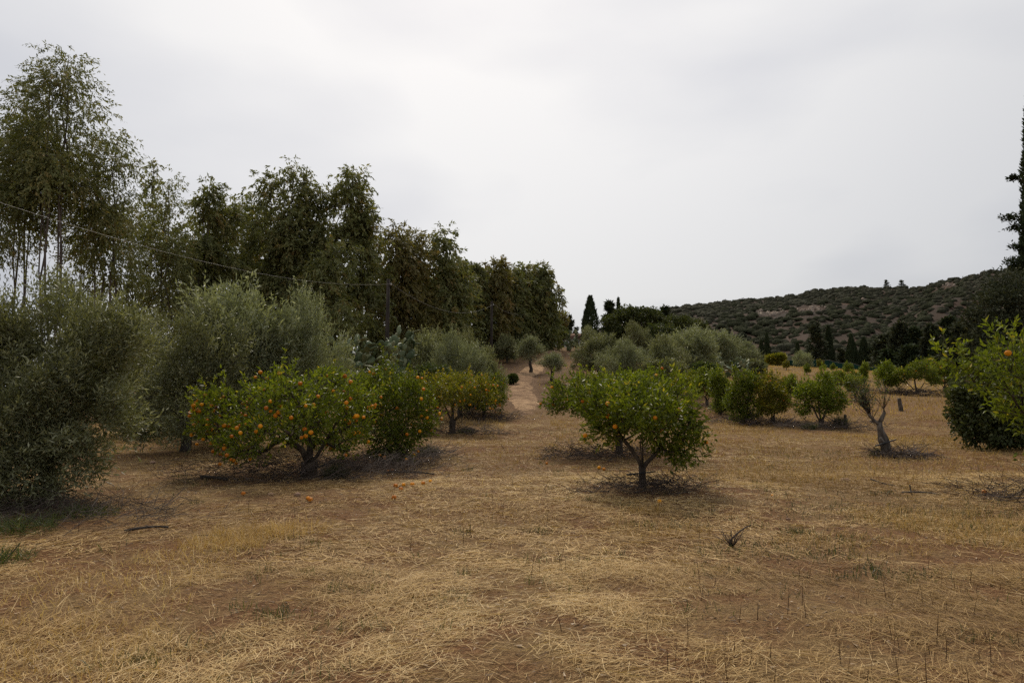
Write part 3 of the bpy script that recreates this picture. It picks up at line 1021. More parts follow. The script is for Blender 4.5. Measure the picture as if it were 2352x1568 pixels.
vlob = [
    [(0, 0, 1.65, .55, .6, .45), (-.55, .1, 1.2, .45, .45, .5), (.5, 0, 1.5, .45, .5, .45), (.1, -.4, 1.0, .45, .4, .4), (.65, .1, .9, .3, .3, .35), (-.2, 0, 2.1, .3, .3, .3)],
    [(0, 0, 1.5, .5, .5, .6), (-.25, .2, 2.0, .4, .35, .4), (.4, -.1, 1.2, .4, .4, .45), (-.3, -.2, .75, .45, .45, .45), (.2, 0, .5, .4, .4, .3), (.25, .1, 2.2, .22, .22, .3)],
    [(-.1, 0, 1.5, .75, .7, .4), (-.9, 0, 1.3, .5, .5, .45), (.85, .1, 1.45, .5, .5, .42), (.2, 0, 1.9, .45, .45, .3), (1.1, -.1, .95, .35, .35, .3), (-1.1, .1, .9, .3, .3, .3)],
    [(.25, 0, 1.2, .55, .6, .55), (-.5, 0, 1.6, .42, .42, .5), (.5, .1, 1.95, .35, .35, .35), (-.6, -.1, .85, .35, .35, .35), (0, .2, 2.2, .25, .25, .25)],
]
vforks = [[[(-.12, 0, .5), (-.3, .05, .85), (-.5, .1, 1.2)], [(.14, 0, .45), (.32, 0, .9), (.45, 0, 1.4)], [(0, .1, .6), (.02, .1, 1.1), (0, 0, 1.6)]],
          [[(-.1, .05, .5), (-.15, .1, 1.0), (-.22, .2, 1.8)], [(.12, -.05, .5), (.28, -.1, .8), (.4, -.1, 1.2)], [(.02, 0, .55), (.05, 0, 1.0), (0, 0, 1.5)]],
          [[(-.25, 0, .42), (-.6, 0, .75), (-.9, 0, 1.2)], [(.25, 0, .42), (.55, .05, .8), (.85, .1, 1.35)], [(0, .1, .55), (-.05, .1, 1.0), (-.1, 0, 1.5)]],
          [[(-.15, 0, .5), (-.35, 0, .95), (-.5, 0, 1.6)], [(.14, 0, .45), (.2, .02, .8), (.25, 0, 1.2)], [(.1, .1, .6), (.35, .1, 1.2), (.5, .1, 1.9)]]]
variants = [orange_parts(40 + k, vlob[k % 4], 150, 36, leaf=(.12, .052), trunk_h=.3, trunk_r=.10, rc=.2, barebranch=14, tip=.0085, mind=.24, forks=vforks[k % 4],
                         mat=['orange_leaf_fresh', 'orange_leaf_fresh', 'orange_leaf', 'orange_leaf_yellow', 'orange_leaf_fresh'][k]) for k in range(5)]
ROW = [
    (1622, 40, 0, 1.0, .4, 'dark orange tree behind the wide one, first of the far row'),
    (1652, 35, 1, 1.02, 1.2, 'upright fresh green orange tree with two thin stems in the far row'),
    (1707, 30.5, 1, 1.05, 3.0, 'columnar leafy orange tree whose foliage nearly hides its trunk'),
    (1772, 30, 3, 1.02, .8, 'yellow-green orange tree with an open fork, between two leafier ones'),
    (1882, 28.3, 4, 1.08, 2.2, 'tall bright green orange tree with a thick mossy fork, ivy-like shoots at its foot'),
    (1812, 41, 0, .8, 3.3, 'orange tree half hidden behind the tall bright green one'),
    (1930, 45, 2, .95, 2.0, 'low spreading orange tree behind the dead trunk'),
    (1962, 47, 0, .85, 5.0, 'rounded orange tree just behind the twiggy dead trunk'),
    (2035, 53, 0, 1.05, 1.6, 'dark rounded orange tree near the green net, on the rising field'),
    (2104, 52, 2, 1.2, .2, 'wide orange tree with spread limbs and fruit, on the rising field'),
    (2168, 55, 0, 1.1, 2.5, 'orange tree beside the big dark evergreen bush, partly hidden'),
    (2135, 66, 2, 1.0, 4.1, 'orange tree farthest back on the rising field'),
    (1985, 64, 1, .7, 4.1, 'small orange tree before the green net beside taller ones'),
    (1730, 42, 2, .74, 4.1, 'low orange tree filling the gap behind the far row'),
    (1590, 44, 2, .85, 1.1, 'orange tree mostly hidden behind the wide front tree'),
]
for k, (px, d, vi, s, rz, lab) in enumerate(ROW):
    parts, C, cen = variants[vi]
    s = s * (.88 if d < 50 else .95)
    r = plant('orange_tree', lab, 'orange tree', bx(px, d), d, parts, rz, (s * 1.12, s * 1.12, s), 'orange trees of the far row')
    if vi in (2, 3) or k in (0, 7):
        hang_oranges(r, C, cen, [10, 14][k % 2] if d > 40 else 6, np.random.default_rng(500 + k), size=1.15)

# young saplings and bushes on the pale field
for k, (px, d, s, lab) in enumerate([
        (1806, 76, .42, 'thin young citrus sapling near the start of the green net'),
        (1853, 70, .5, 'bright young citrus sapling alone on the pale field'),
        (1884, 80, .45, 'yellowish citrus sapling right against the green net'),
        (1913, 76, .38, 'grey-green little sapling between two brighter ones on the field'),
        (1947, 70, .55, 'bushy citrus sapling on the pale field before the net'),
        (1981, 64, .5, 'round citrus sapling at the far row, nearest the net end')]):
    parts, C, cen = variants[[3, 4, 3, 0, 4, 1][k]]
    plant('citrus_sapling', lab, 'sapling', bx(px, d), d, parts, k * 1.3, s, 'young saplings on the pale field')


# ------------------------------------------------------------------ olive trees
def sublobes(lobes, k, f, seed):
    """break every lobe into smaller puffs on its surface"""
    rng = np.random.default_rng(seed)
    res = []
    for l in lobes:
        c, r = np.array(l[:3]), np.array(l[3:])
        res.append(tuple(c) + tuple(r * .6))
        for q in range(k):
            d = unit(rng.normal(size=3))
            res.append(tuple(c + d * r * (.72 + .12 * rng.random())) + tuple(r * f * (.75 + .5 * rng.random())))
    return res


def olive_parts(seed, lobes, nclump, per, leaf, mat='olive', rc=.32, trunk_h=.8, trunk_r=.11, tip=.006, mind=.25, stems=2, limbs=6, droop=.1):
    rng = np.random.default_rng(seed)
    C = scatter_lobes(sublobes(lobes, 6, .36, seed + 3), nclump, rng, mind, .8)
    cen = np.mean(C, 0) * np.array([1, 1, .7])
    chains = []
    ls = sorted(lobes, key=lambda l: -l[3] * l[4] * l[5])[:limbs]
    trunk = [(0, 0, -.15), (.05, .02, trunk_h * .35), (-.04, .05, trunk_h * .7), (0, 0, trunk_h)]
    chains.append(trunk)
    for l in ls:
        e = np.array(l[:3])
        top = np.array(trunk[-1])
        mid = top + (e - top) * .5 + rng.normal(size=3) * .15
        chains.append([tuple(top), tuple(top + (mid - top) * .5 + rng.normal(size=3) * .06), tuple(mid), tuple(e)])
    g, pos, rad = skeleton(chains, C, rng, wob=.16, step=.35, tip=tip, power=.47, rmax=trunk_r)
    tg = Geo()
    tr = np.array(trunk)
    tube_geo(tg, np.vstack([tr[0], tr[1], tr[2], tr[3] + [0, 0, .1]]), np.array([1.6, 1.2, 1.0, 1.05]) * trunk_r, 10)
    lg = Geo()
    # leaves sit along short shoots that point up and out
    clump_leaves(lg, C, rng, per, rc, leaf[0], leaf[1], cen, droop=droop, out=.6, up=.45, spread=.55, nup=.3, fold=.1)
    nsh = len(C) * 4
    ci = rng.integers(0, len(C), nsh)
    base = C[ci] + rng.normal(size=(nsh, 3)) * rc * .45
    dr = unit(unit(C[ci] - cen) * .8 + rng.normal(size=(nsh, 3)) * .45 + [0, 0, .5 - droop])
    m = 12
    s = np.linspace(.05, 1, m)
    P = (base[:, None] + dr[:, None] * (s[None, :, None] * rc * 1.5)).reshape(-1, 3)
    A = unit(np.repeat(dr, m, 0) * .8 + rng.normal(size=(len(P), 3)) * .6)
    leaf_geo(lg, P, A, rng.normal(size=(len(P), 3)), leaf[0] * (.7 + .5 * rng.random(len(P))), leaf[1], np.clip(rng.normal(.62, .2, len(P)), 0, 1), .1)
    return [('trunk', tg.mesh('trunk', M['bark_olive'], True)), ('limb', g.mesh('limb', M['bark_olive'], True)), ('crown', lg.mesh('crown', M[mat]))]


k = 10.6 / F
big_olive = olive_parts(61, [((a - 120) * k, dy, (1140 - b) * k, r * k, r * k, rz * k) for a, b, r, rz, dy in [
    (120, 880, 200, 165, 0), (90, 745, 150, 95, 0), (245, 810, 95, 80, -.2), (255, 950, 85, 95, -.5), (190, 1080, 95, 75, -1.1), (100, 1060, 110, 70, -1.2), (20, 1040, 120, 90, -1.0), (260, 1040, 60, 70, -.8), (-60, 850, 140, 120, .2), (120, 800, 150, 110, 1.0), (130, 950, 150, 110, -.9)]],
    430, 138, (.088, .022), rc=.23, trunk_h=.6, trunk_r=.10, mind=.22)
plant('olive_tree', 'big dark olive tree sweeping to the ground, nearest the camera', 'olive tree', bx(120, 10.6), 10.6, big_olive, group='olive trees')

ol_dome = [(0, 0, 2.5, 1.5, 1.5, 1.3), (-.9, .2, 2.1, 1.1, 1.1, 1.1), (.9, -.1, 2.2, 1.1, 1.1, 1.1), (0, -.7, 1.6, 1.2, 1.0, 1.0), (.2, .4, 3.3, 1.0, 1.0, .9), (-.5, -.4, 1.0, 1.2, 1.0, .7), (.7, .3, 1.1, 1.1, 1.0, .7)]
ol_wide = [(0, 0, 1.9, 1.9, 1.6, 1.0), (-1.2, 0, 1.5, 1.1, 1.1, .95), (1.2, .1, 1.6, 1.1, 1.1, .9), (.4, 0, 2.6, 1.1, 1.0, .8), (-.5, -.5, 1.0, 1.3, 1.0, .7), (.8, -.4, .9, 1.1, 1.0, .6)]
ol_young = [(0, 0, 2.1, .85, .85, .8), (-.45, .1, 1.8, .6, .6, .5), (.5, 0, 2.0, .6, .6, .6), (0, 0, 2.7, .5, .5, .45)]
OL = [olive_parts(70, ol_dome, 185, 130, (.11, .028), 'olive', rc=.30, mind=.30),
      olive_parts(71, ol_wide, 185, 130, (.11, .028), 'olive_pale', rc=.30, mind=.30),
      olive_parts(72, ol_dome, 170, 100, (.15, .042), 'olive_pale', rc=.32, mind=.32),
      olive_parts(73, ol_young, 100, 60, (.12, .03), 'olive_pale', rc=.28, trunk_h=1.1, trunk_r=.11, mind=.22),
      olive_parts(74, ol_wide, 170, 100, (.15, .042), 'olive', rc=.32, mind=.32)]
for px, d, vi, rz, s, lab in [
        (430, 18.5, 0, .3, (.95, 1, 1.02), 'dense olive tree behind the nearest one, dark twisted stems below'),
        (535, 20.5, 2, 1.9, (1.0, 1, 1.22), 'tallest olive tree of the thicket, its tip against the eucalyptus trunks'),
        (668, 21, 1, .5, (.78, .9, 1.38), 'silvery olive tree above the fruit-laden orange tree'),
        (330, 24, 0, 4.0, (1.0, 1, 1.0), 'olive tree in the gap behind the two nearest olives'),
        (970, 37, 4, 1.0, (.95, .95, 1.25), 'grey brownish olive tree just beyond the first utility pole'),
        (1058, 33, 1, 2.2, (.85, .85, 1.2), 'pale silvery olive tree beside the path, behind the yellowing orange tree'),
        (1112, 36, 4, 5.2, (.6, .6, .95), 'olive tree edging the path, half behind the pale silvery one'),
        (1075, 48, 0, 3.3, (.75, .75, .95), 'dark olive tree higher on the slope between the utility poles'),
        (1165, 66, 4, 2.6, (.6, .6, .8), 'low olive bush at the foot of the last eucalyptuses'),
        (1219, 59, 3, .3, (1.1, 1.1, 1.0), 'young olive tree with a straight dark trunk on the path bank'),
        (1268, 52, 3, 2.4, (.95, .95, .72), 'sparse young olive tree with a crooked trunk on the path bank'),
        (1375, 56, 4, .1, (1.1, 1.1, 1.0), 'grey olive tree right beside the young crooked one'),
        (1440, 50, 1, 3.9, (1.15, 1.1, .98), 'pale olive tree just behind the wide orange tree'),
        (1362, 74, 0, 1.2, (.75, .75, .7), 'low olive tree by the prickly pear at the top of the rise'),
        (1525, 52, 4, 4.4, (1.0, 1.0, 1.02), 'brownish thin olive tree at the middle of the thicket on the rise'),
        (1600, 56, 2, .7, (1.15, 1.1, 1.05), 'green olive tree over the far orange row'),
        (1575, 68, 1, 5.9, (1.1, 1.1, 1.0), 'grey-green olive tree deep in the thicket before the dark domed tree'),
        (1655, 66, 2, 2.9, (1.0, 1.0, .95), 'feathery olive tree behind the large prickly pear clump'),
        (1700, 68, 1, 5.0, (1.05, 1.0, .85), 'last olive tree of the thicket, over the pale field'),
        (1470, 72, 0, 2.2, (1.0, 1.0, .9), 'dusky olive tree under the spreading fig crown'),
        (1352, 96, 2, .5, (.5, .5, .85), 'small grey olive at the foot of the broad cypress'),
        (1846, 92, 1, 1.5, (.8, .8, .8), 'grey rounded olive bush behind the green net')]:
    plant('olive_tree', lab, 'olive tree', bx(px, d), d, OL[vi], rz, s, 'olive trees')


# ------------------------------------------------------------------ eucalyptus row
def euc_parts(seed, h, w, cb, stems, nclump, per, leaf, mat, taper=.35, rc=.75, sr=.11):
    """h total height, w half width of the crown, cb height where foliage begins"""
    rng = np.random.default_rng(seed)
    chains, C = [], []
    for s in range(stems):
        a = s * 6.28 / stems + rng.random() * 1.5
        b0 = np.array([math.cos(a), math.sin(a), 0]) * (.25 + .35 * rng.random()) * (stems > 1)
        hs = h * (1.0 if s == 0 else .72 + .25 * rng.random())
        t0 = np.array([math.cos(a), math.sin(a), 0]) * w * (.12 + .38 * rng.random()) * (s > 0)
        line = []
        for q in range(9):
            f = q / 8
            wv = rng.normal(size=3) * .12 * (q > 0)
            wv[2] = 0
            line.append(b0 + (t0 - b0) * f ** 1.4 + wv + [0, 0, -.2 + (hs * .96 + .2) * f])
        chains.append([tuple(p) for p in line])
        line = np.array(line)
        nk = int(nclump * (1.15 if s == 0 else .85) / stems)
        for q in range(nk):
            f = cb / hs + (1 - cb / hs) * (1 - rng.random() ** 1.15)
            p = np.array([np.interp(f, np.linspace(0, 1, 9), line[:, c]) for c in range(3)])
            prof_ = min(1.0, 1.36 * max(0.0, 1 - f) ** .48 + .06) * (.75 + .25 * (f > .35))
            an = rng.random() * 6.28
            rr = w * prof_ * (.25 + .75 * rng.random() ** .6) * (.75 if s else 1)
            C.append(p + [math.cos(an) * rr, math.sin(an) * rr, .25 * rr])
        C.append(line[-1] + [0, 0, .1])
    C = np.array(C)
    C[:, 2] = np.minimum(C[:, 2], h - .35)
    g, pos, rad = skeleton(chains, C, rng, wob=.08, step=1.1, tip=.014, power=.5, rmax=sr, inward=.9, sides=6)
    lg = Geo()
    n = len(C)
    pi = np.maximum(20, (per * (.5 + rng.random(n))).astype(int))
    idx = np.repeat(np.arange(n), pi)
    N = len(idx)
    # leaves hang in sprays along drooping shoots
    ns = np.maximum(3, pi // 13)
    sidx = np.repeat(np.arange(n), ns)
    S = len(sidx)
    rcs = (rc * (.65 + .6 * rng.random(n)))[sidx][:, None]
    so_ = unit(rng.normal(size=(S, 3))) * (rng.random((S, 1)) ** .45)
    st = C[sidx] + so_ * rcs * np.array([.85, .85, .75])
    axis = np.array([0, 0, .5 * h])
    o = unit((C[sidx] - axis) * [1, 1, .1])
    sd = unit(o * .45 + so_ * .8 + rng.normal(size=(S, 3)) * .35 + [0, 0, -.35])
    sl_ = rc * (.5 + .5 * rng.random(S))
    sr_ = np.clip(rng.normal(.42, .14, S) + (rng.random(n) - .5)[sidx] * .35, 0, 1)
    li = np.repeat(np.arange(S), 13)
    f_ = rng.random(len(li))
    P = st[li] + sd[li] * (sl_[li] * f_)[:, None] + np.array([0, 0, -1.0]) * (sl_[li] * .45 * f_ ** 2)[:, None] + rng.normal(size=(len(li), 3)) * leaf[0] * .16
    A = unit(sd[li] * .6 + rng.normal(size=(len(li), 3)) * .42 + [0, 0, -.6])
    r = np.clip(sr_[li] + rng.normal(size=len(li)) * .12, 0, 1)
    N = len(li)
    leaf_geo(lg, P, A, rng.normal(size=(N, 3)) * .6 + o[li], leaf[0] * (.55 + .75 * rng.random(N)), leaf[1] * (.7 + .6 * rng.random(N)), r, .1)
    return [('trunk', g.mesh('trunk', M['bark_euc'], True)), ('crown', lg.mesh('crown', M[mat]))]


EUC = [
    # px, d, top_py, half width px, crown base (share of height), stems, clumps, leaves per clump, material, label
    (115, 36, 100, 118, .58, 6, 120, 230, 'euc', 'tallest eucalyptus of the row, airy head high above the others'),
    (35, 38, 205, 75, .55, 5, 72, 210, 'euc', 'tall eucalyptus at the picture edge with many bare thin stems'),
    (-40, 35, 300, 80, .55, 4, 44, 210, 'euc', 'eucalyptus cut by the picture edge beside the many-stemmed one'),
    (240, 39, 292, 66, .45, 4, 72, 220, 'euc', 'dark dense eucalyptus leaning out below the tallest crown'),
    (372, 44, 398, 52, .42, 4, 66, 220, 'euc', 'rounded eucalyptus after the gap, thin dead sprig above it'),
    (340, 46, 362, 22, .70, 1, 14, 110, 'euc', 'slender wispy eucalyptus tip rising between two denser crowns'),
    (462, 47, 406, 34, .35, 2, 55, 220, 'euc', 'narrow pointed eucalyptus between rounded neighbours'),
    (512, 49, 462, 42, .15, 2, 60, 220, 'euc', 'broad low-branched eucalyptus beside the narrow pointed one'),
    (545, 54, 434, 34, .30, 2, 45, 180, 'euc', 'light airy eucalyptus set back in the row'),
    (608, 52, 392, 50, .20, 3, 75, 220, 'euc', 'grey-green eucalyptus with a rounded shoulder, left of the twin heads'),
    (662, 52, 370, 56, .15, 3, 95, 230, 'euc', 'full-crowned eucalyptus forming the highest mid-row head'),
    (735, 53, 422, 48, .12, 3, 80, 230, 'euc', 'dense eucalyptus filling the dip between two high heads'),
    (800, 53, 387, 42, .40, 1, 44, 200, 'euc', 'eucalyptus with a small high head and bare visible trunk'),
    (838, 54, 470, 40, .10, 2, 70, 220, 'euc', 'eucalyptus sloping down beside the small high-headed one'),
    (760, 48, 560, 60, .05, 3, 80, 220, 'euc', 'low bushy eucalyptus in front of the row behind the silvery olive'),
    (905, 58, 517, 46, .05, 3, 90, 220, 'euc_rust', 'rusty brown eucalyptus behind the first utility pole'),
    (958, 60, 530, 40, .05, 3, 80, 210, 'euc_rust', 'rust-tinged eucalyptus next to the browner one'),
    (1020, 62, 524, 46, .08, 3, 90, 220, 'euc', 'dark green domed eucalyptus beyond the rusty pair'),
    (1048, 65, 600, 34, .05, 2, 60, 210, 'euc', 'low eucalyptus at the flank of the dark green dome'),
    (1095, 70, 605, 22, .25, 1, 36, 200, 'euc', 'slim eucalyptus with a small tuft for a head, after the dome'),
    (1136, 72, 602, 36, .04, 3, 85, 200, 'euc_rust', 'rusty eucalyptus behind the second utility pole'),
    (1172, 75, 618, 28, .04, 2, 70, 200, 'euc', 'brownish eucalyptus near the end of the row'),
    (1206, 78, 610, 25, .04, 2, 70, 200, 'euc', 'eucalyptus with two pointed tips, second from the row end'),
    (1246, 80, 610, 32, .06, 2, 85, 200, 'euc', 'last eucalyptus of the row, ragged edge against the sky'),
    (185, 45, 470, 80, .45, 7, 18, 150, 'euc', 'background eucalyptus with pale thin stems behind the tallest one'),
    (430, 56, 480, 60, .25, 5, 48, 170, 'euc', 'background eucalyptus behind the narrow pointed one'),
    (690, 60, 520, 80, .05, 4, 80, 190, 'euc', 'background eucalyptus darkening the foot of the mid-row'),
    (290, 50, 455, 60, .30, 4, 36, 170, 'euc', 'background eucalyptus in the gap after the dark leaning one'),
    (498, 60, 478, 62, .12, 3, 46, 170, 'euc', 'background eucalyptus between the narrow pointed and the broad one'),
    (590, 62, 455, 50, .10, 3, 46, 170, 'euc', 'background eucalyptus closing the gap before the twin heads'),
    (862, 64, 545, 52, .05, 3, 46, 170, 'euc', 'background eucalyptus between the small high head and the rusty ones'),
    (1000, 72, 640, 60, .03, 3, 70, 180, 'euc', 'background eucalyptus low behind the dark green dome'),
]
for k, (px, d, top, hwp, cb, st, nclp, per, mat, lab) in enumerate(EUC):
    x, y = bx(px, d), d
    z0 = float(H(x, y))
    h = bz(top, d) - z0
    w = hwp / F * d * 1.12
    lf = .225 if d < 45 else d * .0064
    far = d >= 45
    parts = euc_parts(900 + k, h, w, cb * h, st, int(nclp * (1.45 if far else 1.0)), int(per * (.61 if far else 1.15)), (lf, lf * (.36 if far else .30)), mat, rc=min(1.1, .38 * w + .4))
    plant('eucalyptus_tree', lab, 'eucalyptus', x, y, parts, 0, 1, 'eucalyptus row along the orchard', .1)


# ------------------------------------------------------------------ conifers and dark trees
def cypress_parts(seed, h, w, n, leaf, mat='conifer', kind='column', lobes=None):
    rng = np.random.default_rng(seed)
    g = Geo()
    tube_geo(g, [(0, 0, -.2), (.03, 0, h * .4), (0, .03, h * .92)], [.16, .11, .02], 6)
    lg = Geo()
    if kind == 'column':
        f = rng.random(n) ** .9
        rr = w * np.minimum(1, (1 - f) * 1.9 + .03) ** .8 * np.minimum(1, .45 + f * 4)
        lump = .78 + .45 * fbm(f * 9 + 3 * seed, rng.random(n) * 0 + seed, seed)
        a = rng.random(n) * 6.283
        lump = lump * (.85 + .3 * noise2(a * 1.3, f * 12, seed))
        r = rr * lump * (.45 + .55 * rng.random(n) ** .35)
        P = np.stack([np.cos(a) * r, np.sin(a) * r, h * (.04 + .95 * f)], 1)
        A = unit(np.stack([np.cos(a) * .35, np.sin(a) * .35, np.ones(n)], 1) + rng.normal(size=(n, 3)) * .25)
        N = np.stack([np.cos(a), np.sin(a), np.zeros(n)], 1) + rng.normal(size=(n, 3)) * .5
    else:
        # tiers of boughs
        nb = int(h * 6.5)
        Ps, As, Ns = [], [], []
        m = n // nb
        for b in range(nb):
            f = .06 + .92 * (b + rng.random()) / nb
            a = rng.random() * 6.283
            ln = w * ((1 - f) ** .75 + .05) * (.6 + .55 * rng.random())
            d = np.array([math.cos(a), math.sin(a), .25 - .35 * (1 - f)])
            s = rng.random(m) ** .7
            c = np.array([0, 0, h * f]) + d * ln * s[:, None]
            c += rng.normal(size=(m, 3)) * np.array([.13, .13, .10]) * (w * .5 + .3)
            Ps.append(c)
            As.append(unit(d + rng.normal(size=(m, 3)) * .6 + [0, 0, .15]))
            Ns.append(np.array([0, 0, 1]) + rng.normal(size=(m, 3)) * .4)
            tube_geo(g, [(0, 0, h * f), tuple(np.array([0, 0, h * f]) + d * ln * .8)], [.03, .01], 3)
        P, A, N = np.concatenate(Ps), np.concatenate(As), np.concatenate(Ns)
    P[:, 2] = np.maximum(P[:, 2], .05)
    leaf_geo(lg, P, A, N, leaf * (.6 + .7 * rng.random(len(P))), leaf * .4, np.clip(rng.normal(.42, .2, len(P)), 0, 1), .1)
    return [('trunk', g.mesh('trunk', M['bark_olive'], True)), ('crown', lg.mesh('crown', M[mat]))]


CON = [
    # px, d, top_py, foot z or None, half width px, kind, material, label
    (1357, 108, 680, 18, 'column', 'conifer', 'broad dark cypress on top of the rise, a lower spur beside its head'),
    (1346, 107, 712, 8, 'column', 'conifer', 'short spur-like cypress pressed against the broad one'),
    (1402, 110, 692, 24, 'tier', 'conifer', 'ragged dark conifer next to the needle-thin cypress on the rise'),
    (1422, 112, 684, 6, 'column', 'conifer', 'needle-thin cypress pointing up behind the fig crown'),
    (1507, 112, 712, 6, 'column', 'conifer', 'thin grey-topped cypress beside the last conifer on the rise'),
    (1529, 110, 703, 21, 'tier', 'conifer', 'bushy triangular conifer at the end of the rise skyline'),
    (1310, 118, 726, 14, 'tier', 'conifer_grey', 'small open conifer above the white house'),
    (1326, 116, 752, 9, 'tier', 'conifer_grey', 'smallest open conifer beside the white house'),
    (1763, 140, 766, 10, 'column', 'conifer', 'pointed young cypress standing over the yellow bush'),
    (1750, 138, 782, 10, 'column', 'conifer', 'shorter young cypress leaning on the pointed one over the yellow bush'),
    (1833, 142, 786, 9, 'column', 'conifer', 'stubby cypress alone above the grey olive bush'),
    (1876, 130, 741, 27, 'tier', 'conifer_grey', 'tall ragged conifer left of the slim cypress, behind the green net'),
    (1905, 132, 748, 12, 'column', 'conifer', 'slim tall cypress right beside the ragged conifer behind the net'),
    (1957, 130, 767, 15, 'column', 'conifer', 'broad-based pointed cypress, middle of the line behind the net'),
    (1986, 128, 775, 15, 'column', 'conifer', 'blunt cypress next in line before the dark conifer stand'),
    (1932, 134, 800, 14, 'tier', 'conifer_grey', 'low conifer between the slim and the broad-based cypress'),
    (2030, 122, 768, 34, 'tier', 'conifer_grey', 'grey conifer at the near end of the dark stand'),
    (2072, 118, 740, 30, 'tier', 'conifer_grey', 'tall grey conifer with a notched head in the dark stand'),
    (2105, 116, 752, 28, 'tier', 'conifer', 'middle conifer of the dark stand below the saddle of the hill'),
    (2142, 112, 745, 26, 'tier', 'conifer_grey', 'leaning conifer of the dark stand'),
    (2180, 108, 728, 30, 'tier', 'conifer', 'conifer at the far end of the dark stand beside the broad evergreen'),
    (2012, 126, 792, 24, 'tier', 'conifer', 'low dark conifer filling the near end of the stand'),
    (2160, 100, 790, 30, 'tier', 'conifer', 'low dark conifer behind the wide orange tree'),
    (2215, 80, 745, 36, 'tier', 'conifer_grey', 'dusky conifer behind the broad evergreen at the picture edge'),
    (2090, 104, 795, 34, 'tier', 'conifer', 'low dense conifer at the front of the dark stand'),
    (2040, 108, 805, 30, 'tier', 'conifer', 'lowest bushy conifer in front of the dark stand'),
]
for k, (px, d, top, hwp, kind, mat, lab) in enumerate(CON):
    x, y = bx(px, d), d
    z0 = float(H(x, y)) if d < 150 else 2.0
    h = bz(top, d) - z0
    w = hwp / F * d * (1.6 if px >= 2012 and kind == 'tier' else 1.3 if kind == 'tier' and d < 131 else 1.1)
    n = int(min(9000, 340 * h * max(w, .7) ** .9)) if kind == 'column' else int(min(6500, 230 * h * max(w, 1)))
    parts = cypress_parts(1500 + k, h, w, n, .42 if kind == 'column' else .62, mat, kind)
    plant('cypress_tree' if kind == 'column' else 'conifer_tree', lab, 'cypress' if kind == 'column' else 'conifer', x, y, parts, 0, 1, 'cypresses and conifers', .1)

for q, (px, hh, lab) in enumerate([(2043, 5.2, 'small ragged tree standing out on the hill skyline, nearer the outcrop'), (2079, 5.0, 'small ragged tree standing out on the hill skyline, beyond its twin')]):
    X0, Y0, Z0 = hill_z(np.array([(px - 1176) / F]), np.array([.985]))
    plant('ridge_tree', lab, 'tree', float(X0[0]), float(Y0[0]), cypress_parts(1590 + q, hh, 2.3, 500, .9, 'conifer_grey', 'tier'), 0, 1, 'trees on the hill skyline', .1, float(Z0[0]))
# tall cypress at the picture edge with side tufts
d = 27.0
x, y = bx(2400, d), d
h = bz(205, d) - float(H(x, y))
parts = cypress_parts(1601, h, .66, 12000, .2, 'conifer', 'column')
root = plant('cypress_tree', 'very tall narrow cypress cut by the picture edge', 'cypress', x, y, parts, 0, 1, 'cypresses and conifers', .1)
rng = np.random.default_rng(1602)
bl = Geo()
bb = Geo()
for (tpx, tpy, r) in [(2330, 492, .30), (2345, 515, .3), (2332, 592, .32), (2346, 560, .28), (2347, 402, .2), (2338, 605, .25), (2350, 640, .35)]:
    c = np.array([bx(tpx, d) - x, 0, bz(tpy, d) - float(H(x, y))])
    m = 260
    P = c + np.abs(rng.normal(size=(m, 1))) * np.array([.35, 0, -.08]) * r * 2.2 + rng.normal(size=(m, 3)) * np.array([.4, .5, .22]) * r
    A = unit(np.array([-.8, 0, .25]) + rng.normal(size=(m, 3)) * .6)
    leaf_geo(bl, P, A, np.array([0, 0, 1]) + rng.normal(size=(m, 3)) * .5, .13, .06, np.clip(rng.normal(.4, .2, m), 0, 1), .1)
    tube_geo(bb, [(0, 0, c[2] - .5), tuple(c * [.5, 1, 1] + [0, 0, -.15]), tuple(c)], [.04, .025, .01], 4)
link('side_foliage', bl.mesh('side_foliage', M['conifer']), root)
link('bough', bb.mesh('bough', M['bark_olive'], True), root)


def broad_parts(seed, lobes, nclump, per, leaf, mat, rc, trunk_h=1.2, trunk_r=.2, mind=.4, fork=False, droop=.15):
    rng = np.random.default_rng(seed)
    C = scatter_lobes(lobes, nclump, rng, mind)
    cen = np.mean(C, 0) * np.array([1, 1, .8])
    trunk = [(0, 0, -.2), (.04, 0, trunk_h * .5), (0, 0, trunk_h)]
    chains = [trunk]
    for l in sorted(lobes, key=lambda l: -l[3] * l[4] * l[5])[:5]:
        e = np.array(l[:3])
        mid = (e + trunk[-1]) / 2 + rng.normal(size=3) * .2
        chains.append([tuple(trunk[-1]), tuple(mid), tuple(e)])
    g, pos, rad = skeleton(chains, C, rng, wob=.14, step=.6, tip=.012, power=.48, rmax=trunk_r)
    lg = Geo()
    clump_leaves(lg, C, rng, per, rc, leaf[0], leaf[1], cen, droop=droop, out=.7, up=.2, spread=.7, nup=.4)
    return [('trunk', g.mesh('trunk', M['bark_olive'], True)), ('crown', lg.mesh('crown', M[mat]))]


def broad(label, name, cat, px, d, py0, items, seed, mat, nclump=120, per=50, leaf=(.3, .2), rc=.5, rz=0, group=None, **kw):
    """items: (px, py, r_px, rz_px, dy)"""
    x = bx(px, d)
    z0 = float(H(x, d))
    k = d / F
    lob = [((a - px) * k, dy, bz(b, d) - z0, r * k, r * k, q * k) for a, b, r, q, dy in items]
    return plant(name, label, cat, x, d, broad_parts(seed, lob, nclump, per, leaf, mat, rc, **kw), 0, 1, group)


